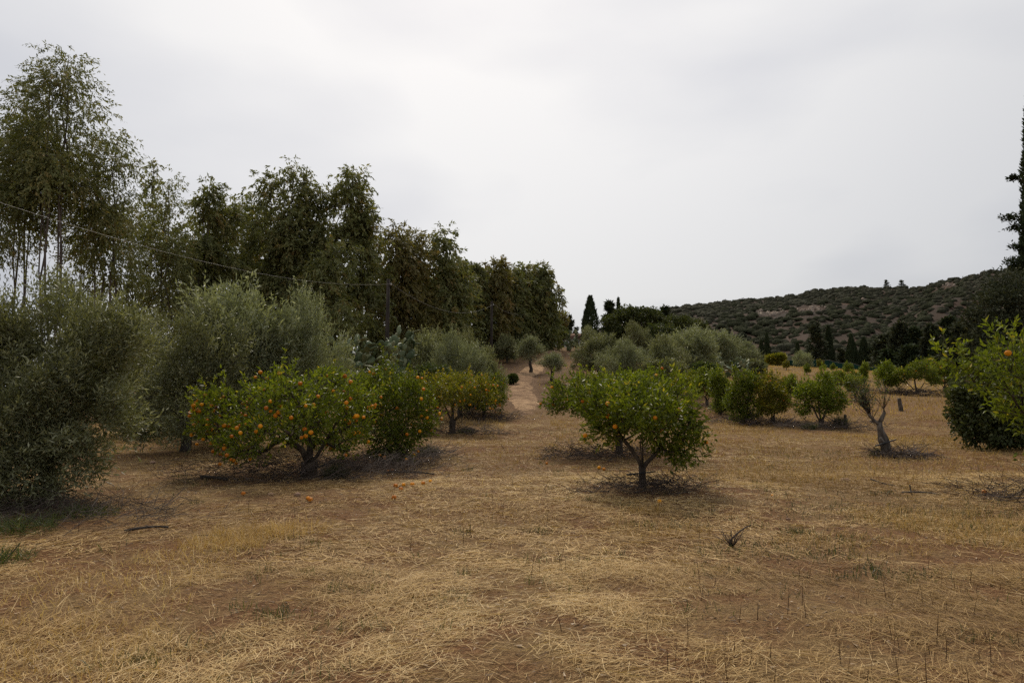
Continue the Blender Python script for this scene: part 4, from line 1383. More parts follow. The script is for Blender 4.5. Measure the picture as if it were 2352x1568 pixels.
broad('spreading dark fig tree crown in the thicket on the rise', 'fig_tree', 'tree', 1460, 86, 0,
      [(1430, 745, 40, 30, 0), (1480, 740, 45, 28, 0), (1450, 722, 30, 15, 0), (1510, 750, 32, 24, 0), (1420, 775, 30, 20, 0), (1495, 722, 16, 14, 0)], 1701, 'dark_leaf', 150, 60, (.34, .24), .6)
broad('dark domed evergreen tree where the rise meets the hill', 'evergreen_tree', 'tree', 1585, 92, 0,
      [(1575, 755, 35, 28, 0), (1600, 760, 28, 24, 0), (1550, 750, 25, 22, 0), (1590, 785, 35, 20, 0)], 1702, 'dark_leaf', 130, 60, (.3, .2), .6)
broad('leafy green tree in the heart of the thicket, below the fig', 'evergreen_tree', 'tree', 1520, 74, 0,
      [(1520, 775, 38, 30, 0), (1545, 800, 30, 25, 0), (1495, 790, 28, 25, 0)], 1703, 'dark_leaf', 110, 60, (.26, .18), .55)
broad('round dark tree with a forked trunk before the white house', 'carob_tree', 'tree', 1267, 92, 0,
      [(1258, 768, 20, 15, 0), (1282, 768, 20, 16, 0), (1270, 755, 22, 14, 0)], 1704, 'dark_leaf', 80, 60, (.26, .17), .5, trunk_h=1.4)
broad('rust-leaved tree right after the last eucalyptus', 'oak_tree', 'tree', 1284, 100, 0,
      [(1284, 735, 18, 18, 0), (1275, 750, 16, 16, 0)], 1705, 'euc_rust', 60, 60, (.3, .18), .55)
broad('broad olive-brown evergreen rising at the picture edge behind the near orange tree', 'evergreen_tree', 'tree', 2320, 26, 0,
      [(2300, 720, 60, 70, 0), (2350, 690, 60, 70, .3), (2330, 800, 90, 70, 0), (2400, 780, 90, 110, .5), (2260, 790, 40, 50, 0)], 1706, 'conifer_grey', 240, 100, (.15, .07), .42, mind=.3)
broad('big dark evergreen bush down to the ground at the field edge', 'evergreen_bush', 'bush', 2290, 19.5, 0,
      [(2270, 900, 75, 60, 0), (2240, 950, 50, 45, -.2), (2320, 940, 70, 60, .2), (2370, 900, 80, 90, .4), (2215, 915, 30, 35, 0), (2330, 860, 60, 50, .3), (2250, 985, 55, 26, -.2), (2320, 995, 60, 26, -.1), (2205, 955, 28, 36, 0)], 1707, 'dark_leaf', 260, 90, (.13, .07), .3, mind=.2, trunk_h=.4)
for px, d, items, mat, lab, sd in [
        (890, 26, [(850, 872, 36, 18, 0), (900, 868, 40, 20, 0), (945, 872, 26, 16, 0), (880, 890, 55, 18, -.4)], 'bush', 'dark green bush between the prickly pear and the orange trees', 1710),
        (1000, 31, [(985, 862, 28, 18, 0), (1015, 868, 26, 18, 0)], 'bush', 'low dark green bush under the grey olive trees', 1711),
        (1782, 92, [(1774, 824, 8, 5, 0), (1792, 822, 9, 5, 0)], 'orange_leaf_yellow', 'yellow-leaved bush under the young cypresses', 1712),
        (1520, 47, [(1500, 850, 25, 16, 0), (1540, 850, 28, 18, 0)], 'olive', 'brownish bush behind the top of the wide orange tree', 1713),
        (1622, 50, [(1610, 850, 16, 11, 0), (1630, 852, 16, 11, 0)], 'bush', 'dark bush at the foot of the prickly pear clump by the field', 1714),
        (1735, 62, [(1728, 843, 14, 9, 0), (1742, 846, 10, 7, 0)], 'olive', 'low bush marking the corner of the pale field', 1715),
        (470, 22, [(440, 985, 70, 40, 0), (540, 1000, 60, 30, .2), (380, 990, 50, 35, 0)], 'bush', 'shaded undergrowth bush below the dense olive', 1716),
        (1160, 72, [(1150, 805, 16, 8, 0), (1175, 800, 16, 9, 0)], 'bush', 'green bush where the path bank meets the eucalyptus row', 1717),
        (1180, 50, [(1178, 868, 6, 4, 0), (1171, 871, 5, 3, 0)], 'bush', 'small green bush at the bend of the path', 1718),
        ]:
    broad(lab, 'bush', 'bush', px, d, 0, items, sd, mat, 60, 70, (max(.07, d * .0042), max(.035, d * .0021)), min(max(.22, d * .009), max(.14, .75 * max(q[2] for q in items) * d / F)), mind=.15, trunk_h=.15, trunk_r=.05, group='bushes around the orchard')


# ------------------------------------------------------------------ prickly pears
def pad_mesh():
    g = Geo()
    v, t = ICO2
    q = v.copy()
    # obovate outline, thick in the middle, base at the origin
    wid = .36 * (1 + .28 * v[:, 2])
    q[:, 0] = v[:, 0] * wid
    q[:, 1] = v[:, 1] * .075
    q[:, 2] = (v[:, 2] + 1) * .5
    g.add(q, t)
    return g.mesh('pad', M['pad'], True)


PAD = pad_mesh()


def prickly_pear(label, px, d, width, height, stems, seed, size=.42, maxn=90):
    rng = np.random.default_rng(seed)
    x, y = bx(px, d), d
    root = link('prickly_pear', None, None, (x, y, float(H(x, y)) - .03))
    tag(root, label, 'prickly pear', 'prickly pear clumps')
    todo = []
    for s in range(stems):
        todo.append((np.array([(rng.random() - .5) * width * .75, (rng.random() - .5) * width * .45, 0]), unit(np.array([rng.normal() * .35, rng.normal() * .3, 1.0])), rng.random() * 6.28, 0))
    n = 0
    while todo and n < maxn:
        todo.sort(key=lambda q: -q[3] + 3.5 * rng.random())
        p, up, yaw, lev = todo.pop(0)
        s = size * (.75 + .5 * rng.random()) * (1.12 if lev < 2 else .95)
        z = Vector(up)
        xa = Vector((math.cos(yaw), math.sin(yaw), 0))
        xa = (xa - z * xa.dot(z)).normalized()
        ya = z.cross(xa)
        m = Matrix((xa, ya, z)).transposed().to_4x4()
        o = link('pad', PAD, root)
        o.matrix_local = Matrix.Translation(Vector(p)) @ m @ Matrix.Diagonal((s * (.85 + .3 * rng.random()), s, s, 1))
        n += 1
        if p[2] + s * .9 < height * (.8 + .3 * rng.random()):
            for q in range(2 if lev < 1 else int(rng.choice([1, 2, 3], p=[.45, .4, .15]))):
                a = rng.normal() * .75
                rim = np.array(p) + np.array(z) * s * (.52 + .46 * math.cos(a)) + np.array(xa) * s * .36 * math.sin(a)
                nu = unit(np.array(z) * math.cos(a) + np.array(xa) * math.sin(a) + rng.normal(size=3) * .28 + [0, 0, .25])
                if rim[2] > .05 and math.hypot(rim[0], rim[1] * 1.3) < width * .62:
                    todo.append((rim, nu, yaw + rng.normal() * .9, lev + 1))
    return root


prickly_pear('large prickly pear clump at the foot of the first utility pole', 834, 30, 2.0, 3.9, 9, 31, .44, 150)
prickly_pear('prickly pear clump right behind the first utility pole', 910, 33, 1.7, 4.2, 7, 32, .44, 90)
prickly_pear('upright prickly pear at the top of the path', 1310, 80, 1.9, 2.1, 7, 33, .55, 46)
prickly_pear('low sprawling prickly pear clump behind the far orange row', 1678, 58, 2.6, 1.6, 9, 34, .5, 80)
prickly_pear('slender prickly pear standing among the olives over the far row', 1640, 61, .8, 3.2, 2, 35, .45, 22)


# ------------------------------------------------------------------ utility poles and wires
def pole(label, px, d, top_py, lean=0.0):
    x, y = bx(px, d), d
    z0 = float(H(x, y))
    h = bz(top_py, d) - z0
    r = link('utility_pole', None, None, (x, y, z0))
    tag(r, label, 'utility pole', 'wooden utility poles of the overhead line')
    g = Geo()
    tube_geo(g, [(0, 0, -.5), (lean * .4, 0, h * .4), (lean, 0, h)], [.13, .115, .09], 12)
    link('shaft', g.mesh('shaft', M['pole'], True), r)
    g = Geo()
    tube_geo(g, [(lean, 0, h - .42), (lean + .16, -.05, h - .42), (lean + .16, -.05, h - .34)], [.012, .012, .012], 6)
    link('bracket', g.mesh('bracket', M['black'], True), r)
    g = Geo()
    tube_geo(g, [(lean + .16, -.05, h - .36), (lean + .16, -.05, h - .30), (lean + .16, -.05, h - .27), (lean + .16, -.05, h - .22)], [.035, .045, .03, .02], 8)
    link('insulator', g.mesh('insulator', M['ceramic'], True), r)
    for q in (.25, .5):
        g = Geo()
        tube_geo(g, [(lean * q, 0, h * q - .02), (lean * q, 0, h * q + .02)], [.125, .125], 12)
        link('band', g.mesh('band', M['black'], True), r)
    return np.array([x + lean + .16, y - .05, z0 + h - .27])


P1 = pole('first and tallest looking utility pole, dark wood, beside the prickly pears', 887, 37.5, 641, .06)
P2 = pole('second utility pole before the rusty eucalyptus', 1128, 60, 692, .05)
P3 = pole('third utility pole, farthest, near the last eucalyptus', 1226, 80, 704, .04)


def wire(label, a, b, sag, r=.011):
    s = np.linspace(0, 1, 40)[:, None]
    p = a + (b - a) * s
    p[:, 2] -= sag * 4 * (s[:, 0] * (1 - s[:, 0]))
    g = Geo()
    tube_geo(g, p, np.full(40, r), 5)
    tag(link('overhead_wire', g.mesh('overhead_wire', M['wire'], True)), label, 'wire', 'overhead wires')


wire('overhead wire running from the first pole out over the near olives', np.array([-12.3, 14.0, 6.1]), P1, .75, .004)
wire('overhead wire sagging between the first and second pole', P1, P2, 1.15, .008)
wire('overhead wire between the second and third pole', P2, P3, .8, .010)
wire('overhead wire from the third pole towards the house', P3, np.array([bx(1300, 104), 104, bz(753, 104)]), .5, .012)

# ------------------------------------------------------------------ house beyond the crest
hxp, hyp = bx(1278, 108), 108.0
hz0 = float(H(hxp, hyp))
house = link('house', None, None, (hxp, hyp, hz0))
tag(house, 'white house glimpsed behind the forked tree at the path top', 'house')
g = Geo()
box_geo(g, (-3.2, 0, -.5), (4.2, 5, 2.5))
link('wall', g.mesh('wall', M['plaster']), house)
g = Geo()
v = [(-3.5, -.35, 2.45), (4.5, -.35, 2.45), (4.5, 5.35, 2.45), (-3.5, 5.35, 2.45), (-3.5, 2.5, 3.5), (4.5, 2.5, 3.5)]
g.add(v, [(0, 1, 5), (0, 5, 4), (2, 3, 4), (2, 4, 5), (1, 2, 5), (3, 0, 4), (0, 2, 1), (0, 3, 2)])
link('roof', g.mesh('roof', M['tile']), house)
for wx in (-2.1, 2.6):
    g = Geo()
    box_geo(g, (wx, -.05, .9), (wx + .9, .02, 2.0))
    wn = link('window', g.mesh('window', M['glass']), house)
    g = Geo()
    box_geo(g, (wx - .08, -.10, .80), (wx + .98, .01, .895))
    link('sill', g.mesh('sill', M['plaster']), wn)
g = Geo()
box_geo(g, (.3, -.05, 0), (1.25, .02, 2.05))
link('door', g.mesh('door', M['pole']), house)

# ------------------------------------------------------------------ green net fence
NP = [(1700, 97, 832), (1752, 96, 824), (1800, 95, 826), (1850, 95, 820), (1905, 94, 827), (1955, 93, 833), (2010, 92, 843), (2065, 91, 851), (2120, 90, 856)]
net = link('net_fence', None, None, (bx(1900, 94), 94, float(H(bx(1900, 94), 94))))
tag(net, 'low green shade net fence along the pale field', 'fence')
o0 = np.array(net.location)
pts = []
for px, d, py in NP:
    x = bx(px, d)
    pts.append(np.array([x, d, max(bz(py, d), float(H(x, d)) + .9)]))
for k, p in enumerate(pts):
    g = Geo()
    z0 = float(H(p[0], p[1]))
    tube_geo(g, [(p[0] - o0[0], p[1] + .07 - o0[1], z0 - .3 - o0[2]), (p[0] - o0[0], p[1] + .07 - o0[1], p[2] + .12 - o0[2])], [.035, .03], 6)
    link('post', g.mesh('post', M['bark_dead'], True), net)
    if k == 0:
        continue
    a, b = pts[k - 1], p
    s = np.linspace(0.01, .99, 16)
    c = a[None] + (b - a)[None] * s[:, None]
    topz = c[:, 2] - .22 * np.sin(s * math.pi)
    rows = []
    for q in range(6):
        f = q / 5
        zg = Hbase(c[:, 0], c[:, 1]) - .1
        rows.append(np.stack([c[:, 0] - o0[0], c[:, 1] - o0[1] + .06 * np.sin(s * 19 + q), zg + (topz - zg) * f - o0[2]], 1))
    Vn = np.stack(rows)
    i = np.arange(5)[:, None] * 16 + np.arange(15)[None]
    g = Geo()
    g.add(Vn, np.concatenate([np.stack([i, i + 1, i + 17], -1).reshape(-1, 3), np.stack([i, i + 17, i + 16], -1).reshape(-1, 3)]))
    link('net_panel', g.mesh('net_panel', M['net'], True), net)
    g = Geo()
    tube_geo(g, np.stack([c[:, 0] - o0[0], c[:, 1] - o0[1], topz - o0[2] + .03], 1), np.full(16, .022), 5)
    link('top_rope', g.mesh('top_rope', M['wire'], True), net)

# ------------------------------------------------------------------ dead trunk
d = 17.2
x, y = bx(2030, d), d
k = d / F
dead = link('dead_tree', None, None, (x, y, float(H(x, y)) - .03))
tag(dead, 'half-dead pruned citrus trunk, bleached and split, thin twigs above', 'dead tree')


def dp(px, py, dy=0.0):
    return ((px - 2030) * k, dy, (1047 - py) * k)


g = Geo()
tube_geo(g, [dp(2032, 1062), dp(2031, 1040), dp(2027, 1020), dp(2022, 1005), dp(2017, 985), dp(2014, 966)], [.13, .115, .12, .13, .075, .06], 10)
link('trunk', g.mesh('trunk', M['bark_dead'], True), dead)
for line, r in [([dp(2014, 970), dp(2022, 955), dp(2027, 945), dp(2026, 932)], [.055, .05, .042, .03]),
                ([dp(2015, 972), dp(2002, 962), dp(1992, 950), dp(1984, 935)], [.05, .042, .034, .02]),
                ([dp(2012, 968), dp(2000, 966), dp(1993, 963)], [.03, .026, .02]),
                ([dp(2021, 1012, -.08), dp(2012, 1008, -.14), dp(2009, 1000, -.15)], [.06, .05, .03])]:
    g = Geo()
    tube_geo(g, line, r, 7)
    link('branch_stub', g.mesh('branch_stub', M['bark_dead'], True), dead)
g = Geo()
lg = Geo()
rng = np.random.default_rng(77)
for q in range(110):
    s0 = [dp(1984, 935), dp(1992, 950), dp(1999, 960), dp(2026, 936)][int(rng.choice(4, p=[.5, .25, .15, .1]))]
    e = np.array(s0) + np.array([rng.normal() * .17 - .14, rng.normal() * .2, .2 + .62 * rng.random()])
    mid = (np.array(s0) + e) / 2 + rng.normal(size=3) * .05
    tube_geo(g, [s0, tuple(mid), tuple(e)], [.007, .005, .002], 3)
    m = 4
    P = mid + (e - mid) * rng.random((m, 1)) + rng.normal(size=(m, 3)) * .04
    leaf_geo(lg, P, rng.normal(size=(m, 3)) + [0, 0, .4], rng.normal(size=(m, 3)), .075, .026, rng.random(m), .1)
link('twig', g.mesh('twig', M['twig']), dead)
link('foliage', lg.mesh('foliage', M['bush']), dead)


def rod(name, label, cat, a, b, r, mat, sag=.02, group=None):
    a, b = np.array(a, float), np.array(b, float)
    s = np.linspace(0, 1, 8)[:, None]
    p = a + (b - a) * s
    p[:, 2] -= sag * np.sin(s[:, 0] * math.pi)
    g = Geo()
    c = p.mean(0)
    tube_geo(g, p - c, np.full(8, r) * np.linspace(1.1, .8, 8), 7)
    tag(link(name, g.mesh(name, M[mat], True), None, tuple(c)), label, cat, group)


def gp3(px, d, z):
    x = bx(px, d)
    return (x, d, float(H(x, d)) + z)


rod('irrigation_pipe', 'black pipe stub lashed across the dead trunk', 'pipe', gp3(2004, 16.95, .28), gp3(2052, 16.98, .43), .018, 'black', 0)
rod('irrigation_pipe', 'black pipe stub lying against the thin trunk of the small orange tree', 'pipe', gp3(1436, 11.38, .24), gp3(1502, 11.36, .29), .014, 'black', 0)
rod('irrigation_pipe', 'black pipe stub slanting past the forked trunk of the fruit-laden tree', 'pipe', gp3(690, 13.0, .10), gp3(770, 12.96, .31), .015, 'black', 0)
rod('branch', 'thick cut branch on the soil at the brush ring of the fruit-laden tree', 'branch', gp3(470, 12.6, .04), gp3(530, 12.4, .03), .03, 'bark_olive', -.01)
rod('branch', 'long thin branch lying across the stubble beyond the fallen oranges', 'branch', gp3(880, 13.6, .04), gp3(1000, 13.5, .03), .018, 'bark_olive', -.02)
rod('branch', 'thin dark stick on the ground near the reddish stone', 'branch', gp3(1990, 12.6, .06), gp3(2062, 12.0, .02), .012, 'bark_olive', .03)
rod('branch', 'pale stick lying beyond the bare soil, forked end up', 'branch', gp3(2060, 11.2, .03), gp3(2150, 11.1, .03), .014, 'bark_dead', -.02)
rod('branch', 'short upright splinter at the end of the pale stick', 'branch', gp3(2082, 11.2, .0), gp3(2078, 11.22, .16), .012, 'bark_dead', 0)
rod('branch', 'grey stick at the edge of the near olive shade', 'branch', gp3(300, 8.05, .03), gp3(400, 8.3, .03), .015, 'bark_olive', -.02)

# grey stump behind, on the field
rod('stump', 'short grey stump standing alone on the field', 'stump', gp3(2066, 38, -.05), gp3(2062, 38, .72), .12, 'bark_dead', 0)
rod('stump', 'thin grey post stump beside the tall bright green orange tree', 'stump', gp3(1938, 28, -.05), gp3(1937, 28, .55), .07, 'bark_dead', 0)

# bare twig plant near the camera
bare = Geo()
rng = np.random.default_rng(80)
px0, d0 = 1672, 7.35
c0 = np.array(gp3(px0, d0, 0))
tube_geo(bare, [(0, 0, -.03), (-.02, 0, .08), (.08, 0, .17), (.17, .02, .22), (.22, .02, .235)], [.012, .011, .009, .007, .004], 6)
for q in range(14):
    e = np.array([rng.normal() * .12 - .02, rng.normal() * .08, .08 + .16 * rng.random()])
    tube_geo(bare, [(0, 0, 0), tuple(e * .5 + rng.normal(size=3) * .015), tuple(e)], [.006, .004, .002], 4)
tag(link('bare_twig_plant', bare.mesh('bare_twig_plant', M['twig'], True), None, tuple(c0)), 'dry bare twig plant with one bent branch, in front of the small orange tree', 'dead plant')


# ------------------------------------------------------------------ brush rings (prunings), counted by nobody
def brush(name, label, px, d, rx, ry, n, h, seed, ln=.5, mat='twig', hole=.2, arc=None, rmin=.0025, rmax=.006):
    rng = np.random.default_rng(seed)
    x, y = bx(px, d), d
    z0 = float(H(x, y))
    g = Geo()
    a = rng.random(n) * 6.283 if arc is None else arc[0] + (arc[1] - arc[0]) * rng.random(n)
    r = (hole + (1 - hole) * rng.random(n) ** .7) * (.55 + .95 * noise2(a * 1.1 + seed, a * 0 + seed * 3.3, 7)) * np.where(rng.random(n) < .08, 1.5, 1)
    X = np.cos(a) * r * rx
    Yv = np.sin(a) * r * ry
    hh = h * (1 - .5 * np.abs(r - .5)) * rng.random(n) ** 1.3
    Z = H(x + X, y + Yv) - z0 + hh + .005
    yaw = a + 1.57 + rng.normal(size=n) * .9
    L_ = ln * (.4 + .9 * rng.random(n))
    D = unit(np.stack([np.cos(yaw), np.sin(yaw), rng.normal(size=n) * .32 + .12], 1))
    for q in range(n):
        p = np.array([X[q], Yv[q], Z[q]])
        m1 = p + D[q] * L_[q] * .5 + rng.normal(size=3) * .04 * L_[q] * 2
        e = p + D[q] * L_[q] + rng.normal(size=3) * .06 * L_[q] * 2
        w = rmin + (rmax - rmin) * rng.random() ** 2
        tube_geo(g, [p, m1, e], [w, w * .8, w * .4], 3, rnd=float(np.clip(rng.normal(.45, .25), 0, 1)), cap=False)
    tag(link(name, g.mesh(name, M[mat]), None, (x, y, z0)), label, None, None, 'stuff')


brush('dead_brush', 'ring of dead prunings round the fruit-laden tree', 700, 13.0, 2.2, .95, 1900, .42, 1, .48)
brush('dead_brush', 'ring of dead prunings round the small orange tree', 1480, 11.3, .95, .55, 700, .2, 2, .38)
brush('dead_brush', 'dead prunings under the wide orange tree', 1390, 17.0, 1.7, .9, 560, .22, 3, .6, rmin=.004, rmax=.009)
brush('dead_brush', 'dead prunings under the bushy orange tree', 945, 16.6, 1.0, .8, 420, .25, 4, .5, rmin=.004, rmax=.009)
brush('dead_brush', 'dead prunings under the yellowing orange tree', 1050, 25.2, 1.8, 1.0, 360, .3, 5, .7, rmin=.006, rmax=.012)
brush('dead_brush', 'dead prunings under the path-side orange tree', 1125, 32.5, 1.4, .9, 240, .3, 6, .7, rmin=.008, rmax=.014)
brush('dead_brush', 'dead prunings beside the dead trunk', 2060, 16.8, .75, .5, 330, .16, 7, .5, rmin=.005, rmax=.012)
brush('dead_brush', 'dead prunings under the tall bright green orange tree', 1890, 27.6, 2.0, 1.0, 420, .28, 8, .7, rmin=.006, rmax=.013)
brush('dead_brush', 'dead prunings under the yellow-green orange tree', 1760, 29.6, 1.6, .9, 300, .28, 9, .7, rmin=.006, rmax=.013)
brush('dead_brush', 'dead prunings under the columnar orange tree', 1690, 31, 1.4, .8, 240, .25, 10, .7, rmin=.006, rmax=.013)
brush('dead_brush', 'dead prunings under the near tree at the picture edge', 2345, 10.6, 1.1, .8, 420, .14, 11, .6)
brush('dead_brush', 'dead stems in the shade of the near olive', 110, 9.0, 2.0, 1.1, 800, .16, 12, .55, 'twig', .0, None, .002, .005)
brush('dead_brush', 'dead prunings under the wide orange tree on the field', 2104, 51.5, 2.2, 1.0, 160, .4, 13, 1.0, rmin=.015, rmax=.025)
brush('dead_brush', 'dead prunings under the dark rounded orange tree on the field', 2035, 52.5, 2.0, 1.0, 130, .4, 14, 1.0, rmin=.015, rmax=.025)
brush('dead_brush', 'grey thatch of fallen grass under the silvery olive', 860, 15.4, 1.5, 1.0, 900, .12, 15, .5, 'twig', .0, None, .003, .005)
brush('dead_brush', 'dead prunings under the first far row trees', 1640, 37, 2.2, 1.5, 260, .3, 16, .8, rmin=.008, rmax=.015)

# green weeds at the foot of the trees: feathery plants, each on its own
for k, (px, d, w, h, n, lab) in enumerate([
        (775, 12.9, .42, .42, 900, 'feathery green weed at the foot of the fruit-laden orange tree'),
        (985, 17.2, .45, .40, 700, 'feathery green weed beside the bushy orange tree'),
        (1070, 25.6, .6, .4, 600, 'green weed at the foot of the yellowing orange tree'),
        (1925, 28.0, .5, .75, 800, 'feathery grey-green weed beside the tall bright green orange tree'),
        (60, 7.9, .8, .30, 700, 'dark green weed in the shade of the near olive'),
        (20, 6.6, .6, .26, 500, 'green leafy weed at the picture edge below the near olive'),
        (200, 8.9, .9, .26, 700, 'low green weed under the hanging skirt of the near olive'),
        (2010, 17.3, .35, .3, 500, 'feathery green weed at the foot of the dead trunk'),
        (1855, 27.2, .6, .4, 700, 'low green weed under the shoots of the tall bright green orange tree')]):
    rng = np.random.default_rng(2000 + k)
    x, y = bx(px, d), d
    g = Geo()
    a = rng.random(n) * 6.283
    r = rng.random(n) ** .6
    P = np.stack([np.cos(a) * r * w * .5, np.sin(a) * r * w * .5, rng.random(n) * h * .55 * (1 - .5 * r)], 1)
    D = unit(np.stack([np.cos(a) * .5 * r, np.sin(a) * .5 * r, np.ones(n) * .6], 1) + rng.normal(size=(n, 3)) * .55)
    S = unit(np.cross(D, rng.normal(size=(n, 3))))
    blade_geo(g, P, D, S, h * .45 * (.5 + .8 * rng.random(n)), .004 + .0004 * d, np.clip(rng.normal(.35, .2, n), 0, 1), rng.normal(size=(n, 3)) * .12, 1)
    st = Geo()
    for q in range(7):
        b = rng.random() * 6.28
        tube_geo(st, [(0, 0, -.03), (math.cos(b) * w * .18, math.sin(b) * w * .18, h * .4), (math.cos(b) * w * .3, math.sin(b) * w * .3, h * .8)], [.006, .004, .002], 4)
    plant('weed', lab, 'weed', x, y, [('stem', st.mesh('stem', M['weed'])), ('foliage', g.mesh('foliage', M['bush' if px < 300 else 'weed']))], 0, 1, 'green weeds', .01)

# ------------------------------------------------------------------ fallen oranges, stones
FO = [(714, 1141, 'fallen orange on bare soil in front of the forked trunk'), (719, 1144, 'second fallen orange touching the one in front of the forked trunk'),
      (924, 1119, 'largest fallen orange near the end of the brush ring'), (930, 1109, 'fallen orange just behind the largest fallen one'),
      (950, 1109, 'fallen orange midway along the line of fallen ones'), (974, 1106, 'fallen orange fourth along the line towards the path'),
      (991, 1101, 'fallen orange closest to the path, at the end of the line'), (912, 1112, 'fallen orange at the brush end of the line'),
      (909, 1138, 'lone fallen orange in the straw before the line of fallen ones'), (567, 1129, 'fallen orange at the far end of the brush ring'),
      (1255, 1061, 'lone fallen orange on the straw between the two front trees'), (1374, 1071, 'fallen orange in the prunings under the wide tree'),
      (1385, 1074, 'second fallen orange in the prunings under the wide tree'), (1510, 1146, 'fallen orange before the twig ring of the small tree'),
      (2247, 1127, 'fallen orange by the brush at the picture edge'), (904, 1078, 'fallen orange lying under the bushy tree'), (893, 1079, 'fallen orange beside the other under the bushy tree'),
      (1766, 1131, 'broken fallen orange on bare soil right of the small tree')]
for q, (px, py, lab) in enumerate(FO):
    d = EYE * F / (py - 896)
    for _ in range(6):
        d = (EYE - float(H(bx(px, d), d)) - .03) * F / (py - 896) * 1.0
    x = bx(px, d)
    s = (.9 + .25 * (q * 37 % 10) / 10) * (.5 if q == len(FO) - 1 else 1)
    o = link('fallen_orange', orange_mesh[q % 2], None, (x, d, float(H(x, d)) + .030 * s), q * 1.0, s)
    tag(o, lab, 'orange', 'oranges fallen on the ground')

stone_me = []
for q in range(4):
    rng = np.random.default_rng(2100 + q)
    v, t = ICO2
    w = v * (1 + (rng.random((len(v), 1)) - .5) * .35) * np.array([1, .75, .55])
    g = Geo()
    g.add(w, t)
    stone_me.append(g.mesh('stone', M['stone'], True))
for q, (px, py, s, lab) in enumerate([(1932, 1100, .10, 'reddish half-buried stone in the grass before the dead trunk'), (630, 1137, .06, 'small stone on bare soil by the brush ring'),
                                      (690, 1140, .07, 'stone next to the fallen orange before the forked trunk'), (360, 1062, .07, 'pale stone behind the near olive edge'),
                                      (1640, 1085, .05, 'small stone beside the twig ring'), (2250, 1140, .07, 'flat stone by the brush at the picture edge'),
                                      (1800, 1180, .035, 'small stone in the open straw right of the twig plant')]):
    d = EYE * F / (py - 896)
    x = bx(px, d)
    tag(link('stone', stone_me[q % 4], None, (x, d, float(H(x, d)) + s * .2), q * 1.1, s), lab, 'stone', 'stones on the ground')


# ------------------------------------------------------------------ straw, dry grass, litter (nobody could count it)
def in_view(n, y0, y1, rng, power=1.0, half=.86):
    u = rng.random(n)
    y = np.sqrt(y0 ** 2 + u * (y1 ** 2 - y0 ** 2)) if power == 1 else y0 * (y1 / y0) ** u
    x = (rng.random(n) * 2 - 1) * (half * y + .7)
    return x, y


def cover(x, y):
    """how much straw lies at a spot, 0..1"""
    a = fbm(x * .55, y * .55, 21, 3)
    b = fbm(x * 2.3, y * 2.3, 23, 2)
    c = sstep(.33, .58, .62 * a + .38 * b)
    # bare patches: under trees, on the path, tilled soil right of the small tree
    for (px, d, rx, ry) in [(700, 13, 2.6, 1.3), (1480, 11.4, 1.3, .8), (440, 12.5, 2.2, 1.8), (1390, 17, 1.7, .9), (1790, 10.2, 1.0, .45), (2120, 7.0, .9, .5), (130, 9.6, 2.6, 2.2)]:
        q = ((x - bx(px, d)) / rx) ** 2 + ((y - d) / ry) ** 2
        c = c * (1 - .85 * sstep(1.3, .55, q))
    pth = np.abs(x - path_x(y)) / .9
    c = c * np.where(y > 30, .10 + .90 * sstep(.8, 1.6, pth), 1) * (1 - .8 * sstep(34, 42, y) * sstep(4.5, 2.5, np.abs(x - path_x(y))))
    return c


rng = np.random.default_rng(3001)


def lying(name, label, n, y0, y1, Lr, Wr, segs, mat, tilt=.10, rs=(.5, .22), yaw_bias=True, powr=1, cov=True, hlift=.03):
    x, y = in_view(n, y0, y1, rng, powr)
    if cov:
        k = rng.random(len(x)) < cover(x, y) * .93 + .07
        x, y = x[k], y[k]
    n = len(x)
    yaw = (noise2(x * .5, y * .5, 41) * 3.0 + rng.normal(size=n) * .9) if yaw_bias else rng.random(n) * 6.283
    flip = rng.random(n) < .5
    yaw = yaw + flip * math.pi
    D = np.stack([np.cos(yaw), np.sin(yaw), np.abs(rng.normal(size=n)) * tilt], 1)
    D = unit(D)
    S = unit(np.cross(D, np.array([0, 0, 1.0]) + rng.normal(size=(n, 3)) * .35))
    Ln = Lr[0] + (Lr[1] - Lr[0]) * rng.random(n) ** 1.6
    Wd = Wr[0] + (Wr[1] - Wr[0]) * rng.random(n)
    z = H(x, y) + .004 + hlift * rng.random(n) ** 2
    curl = rng.normal(size=(n, 3)) * .16
    patch = (fbm(x * .35, y * .35, 69) - .5) * 1.1
    curl[:, 2] = -np.abs(curl[:, 2]) * .4 - D[:, 2] * .55
    g = Geo()
    blade_geo(g, np.stack([x, y, z], 1) - D * Ln[:, None] * .3 * [1, 1, 0], D, S, Ln, Wd, np.clip(rng.normal(rs[0], rs[1], n) + patch, 0, 1), curl, segs)
    tag(link(name, g.mesh(name, M[mat])), label, None, None, 'stuff')
    return n


lying('straw', 'cut straw lying thick in the foreground', 128000, 1.9, 6.5, (.05, .32), (.0018, .0042), 2, 'straw', hlift=.05)
lying('straw', 'cut straw lying over the middle ground', 92000, 6.5, 14, (.09, .36), (.0045, .0085), 2, 'straw', hlift=.04)
lying('straw', 'cut straw lying between the orange trees', 80000, 14, 34, (.14, .42), (.010, .018), 1, 'straw', tilt=.2, hlift=.05)
lying('chaff', 'short broken bits of straw matted on the soil', 60000, 1.9, 11, (.02, .08), (.003, .007), 1, 'straw', hlift=.015, rs=(.42, .25), yaw_bias=False)
lying('leaf_litter', 'dead leaves and chips on the bare soil', 16000, 3, 20, (.025, .07), (.010, .022), 1, 'litter', cov=False, hlift=.01, rs=(.5, .3))
lying('dark_litter', 'dark rotted stems among the straw', 14000, 1.9, 12, (.05, .22), (.002, .005), 2, 'stalk', cov=False, hlift=.02)


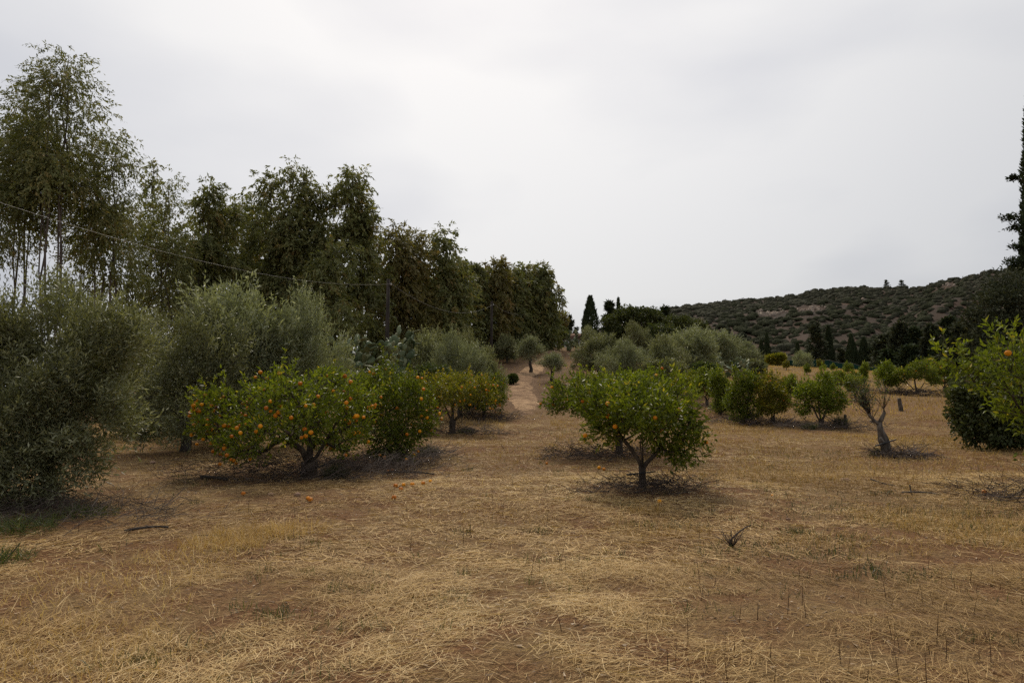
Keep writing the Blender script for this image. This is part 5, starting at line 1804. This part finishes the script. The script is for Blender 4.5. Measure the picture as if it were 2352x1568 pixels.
def standing(name, label, x, y, hgt, wid, mat, tilt=.25, rs=(.5, .2), segs=2, curl=.12):
    n = len(x)
    patch = (fbm(x * .25, y * .25, 67) - .5) * 1.3
    D = unit(np.stack([rng.normal(size=n) * tilt, rng.normal(size=n) * tilt, np.ones(n)], 1))
    a = rng.random(n) * 6.283
    S = np.stack([np.cos(a), np.sin(a), np.zeros(n)], 1)
    c = rng.normal(size=(n, 3)) * curl
    c[:, 2] = -np.abs(c[:, 2])
    g = Geo()
    blade_geo(g, np.stack([x, y, H(x, y) - .005], 1), D, S, hgt, wid, np.clip(rng.normal(rs[0], rs[1], n) + patch, 0, 1), c, segs)
    tag(link(name, g.mesh(name, M[mat])), label, None, None, 'stuff')


# short dry grass standing in the far ground
x, y = in_view(120000, 12, 36, rng)
k = rng.random(len(x)) < (.06 + .94 * sstep(.42, .62, .6 * fbm(x * .3, y * .3, 61) + .4 * fbm(x * 1.3, y * 1.3, 63))) * sstep(11, 19, y) * np.where((y > 22) & (np.abs(x - path_x(y)) < 1.0), .1, 1) * (.35 + .65 * sstep(-6, 0, x))
x, y = x[k], y[k]
standing('dry_grass', 'short dry grass standing between the orchard trees', x, y, .05 + .14 * rng.random(len(x)), .008 + .0004 * y, 'drygrass', .5, (.42, .25), 1)
x, y = in_view(70000, 36, 92, rng)
k = (rng.random(len(x)) < sstep(7, 15, x)) | ((rng.random(len(x)) < .18) & (np.abs(x - path_x(y)) > 1.2))
x, y = x[k], y[k]
standing('dry_grass', 'dry grass on the pale rising field', x, y, .12 + .18 * rng.random(len(x)), .03 + .0005 * y, 'drygrass', .3, (.55, .2), 1)
# golden tufts in the near left
tx, ty = [], []
for px, d, r, n in [(520, 7.5, .32, 700), (600, 8.1, .42, 1100), (680, 8.3, .35, 600), (560, 7.4, .2, 350), (440, 6.9, .4, 420), (330, 6.2, .6, 380), (200, 5.2, .6, 380), (80, 4.4, .6, 420), (40, 3.7, .5, 420), (260, 4.4, .5, 260),
                    (2130, 9.0, .8, 1200), (2240, 8.2, .7, 1100), (1950, 7.4, .6, 500), (1500, 8.3, .5, 500), (1480, 9.6, .2, 260), (2330, 7.4, .6, 900), (1100, 9.0, .8, 400), (1700, 13.2, 1.2, 1100), (1850, 14.0, 1.5, 1400), (1950, 12.4, 1.0, 900), (2200, 14.5, 2.0, 1800)]:
    a = rng.random(n) * 6.283
    rr = np.sqrt(rng.random(n)) * r
    tx.append(bx(px, d) + np.cos(a) * rr * 1.4)
    ty.append(d + np.sin(a) * rr)
x, y = np.concatenate(tx), np.concatenate(ty)
standing('dry_grass', 'golden uncut grass tufts left standing', x, y, .06 + .20 * rng.random(len(x)) ** 1.3, .003 + .0003 * y, 'straw', .55, (.5, .2), 2, .35)
x, y = in_view(26000, 8, 30, rng)
k = rng.random(len(x)) < sstep(.5, .66, fbm(x * .45, y * .45, 101)) * sstep(-1, 2, x) * .8
x, y = x[k], y[k]
standing('low_weeds', 'thin dull green weeds mixed into the dry grass', x, y, .04 + .13 * rng.random(len(x)), .005 + .0005 * y, 'weed', .4, (.6, .2), 1, .2)
# thin brown stalks in the near right
n = 300
x = .2 + rng.random(n) * 3.0
y = 2.0 + rng.random(n) ** 1.1 * 4.6
x = x * y / 3.4
k = noise2(x * 1.1, y * 1.1, 91) > .30
x, y = x[k], y[k]
standing('dry_stalk', 'thin brown weed stalks standing in the foreground', x, y, .06 + .20 * rng.random(len(x)) ** 1.5, .0062, 'stalk', .12, (.5, .25), 3, .06)
x, y = in_view(420, 6, 16, rng)
standing('dry_stalk', 'thin brown weed stalks scattered in the middle ground', x, y, .08 + .24 * rng.random(len(x)), .007, 'stalk', .15, (.5, .25), 2, .06)
# sparse green shoots
gx, gy = [], []
for q in range(190):
    u = rng.random()
    yc = 2.6 + 12 * u ** 1.4
    xc = (rng.random() * 1.5 - .62) * yc
    if noise2(np.array([xc * .5]), np.array([yc * .5]), 71)[0] < .42:
        continue
    m = int(8 + 26 * rng.random())
    r = .03 + .07 * rng.random()
    gx.append(xc + rng.normal(size=m) * r * 1.5)
    gy.append(yc + rng.normal(size=m) * r)
for px, d, r, m in [(1500, 8.6, .28, 260), (1815, 8.2, .12, 120), (2050, 6.1, .22, 200), (1690, 7.3, .35, 220), (1905, 7.7, .3, 200), (650, 5.1, .10, 90), (2230, 9.4, .6, 400), (1880, 6.9, .3, 180), (2330, 8.2, .5, 350), (1240, 8.3, .08, 60), (350, 4.3, .1, 70), (2150, 8.6, .5, 260), (1990, 9.5, .8, 300)]:
    gx.append(bx(px, d) + rng.normal(size=m) * r)
    gy.append(d + rng.normal(size=m) * r * .6)
x, y = np.concatenate(gx), np.concatenate(gy)
standing('green_shoots', 'sparse green grass shoots among the straw', x, y, .04 + .10 * rng.random(len(x)), .005 + .0003 * y, 'weed', .4, (.4, .22), 2, .2)

tot = sum(len(m.polygons) for m in bpy.data.meshes)
print('TRIANGLES in meshes', tot, 'objects', len(bpy.data.objects))
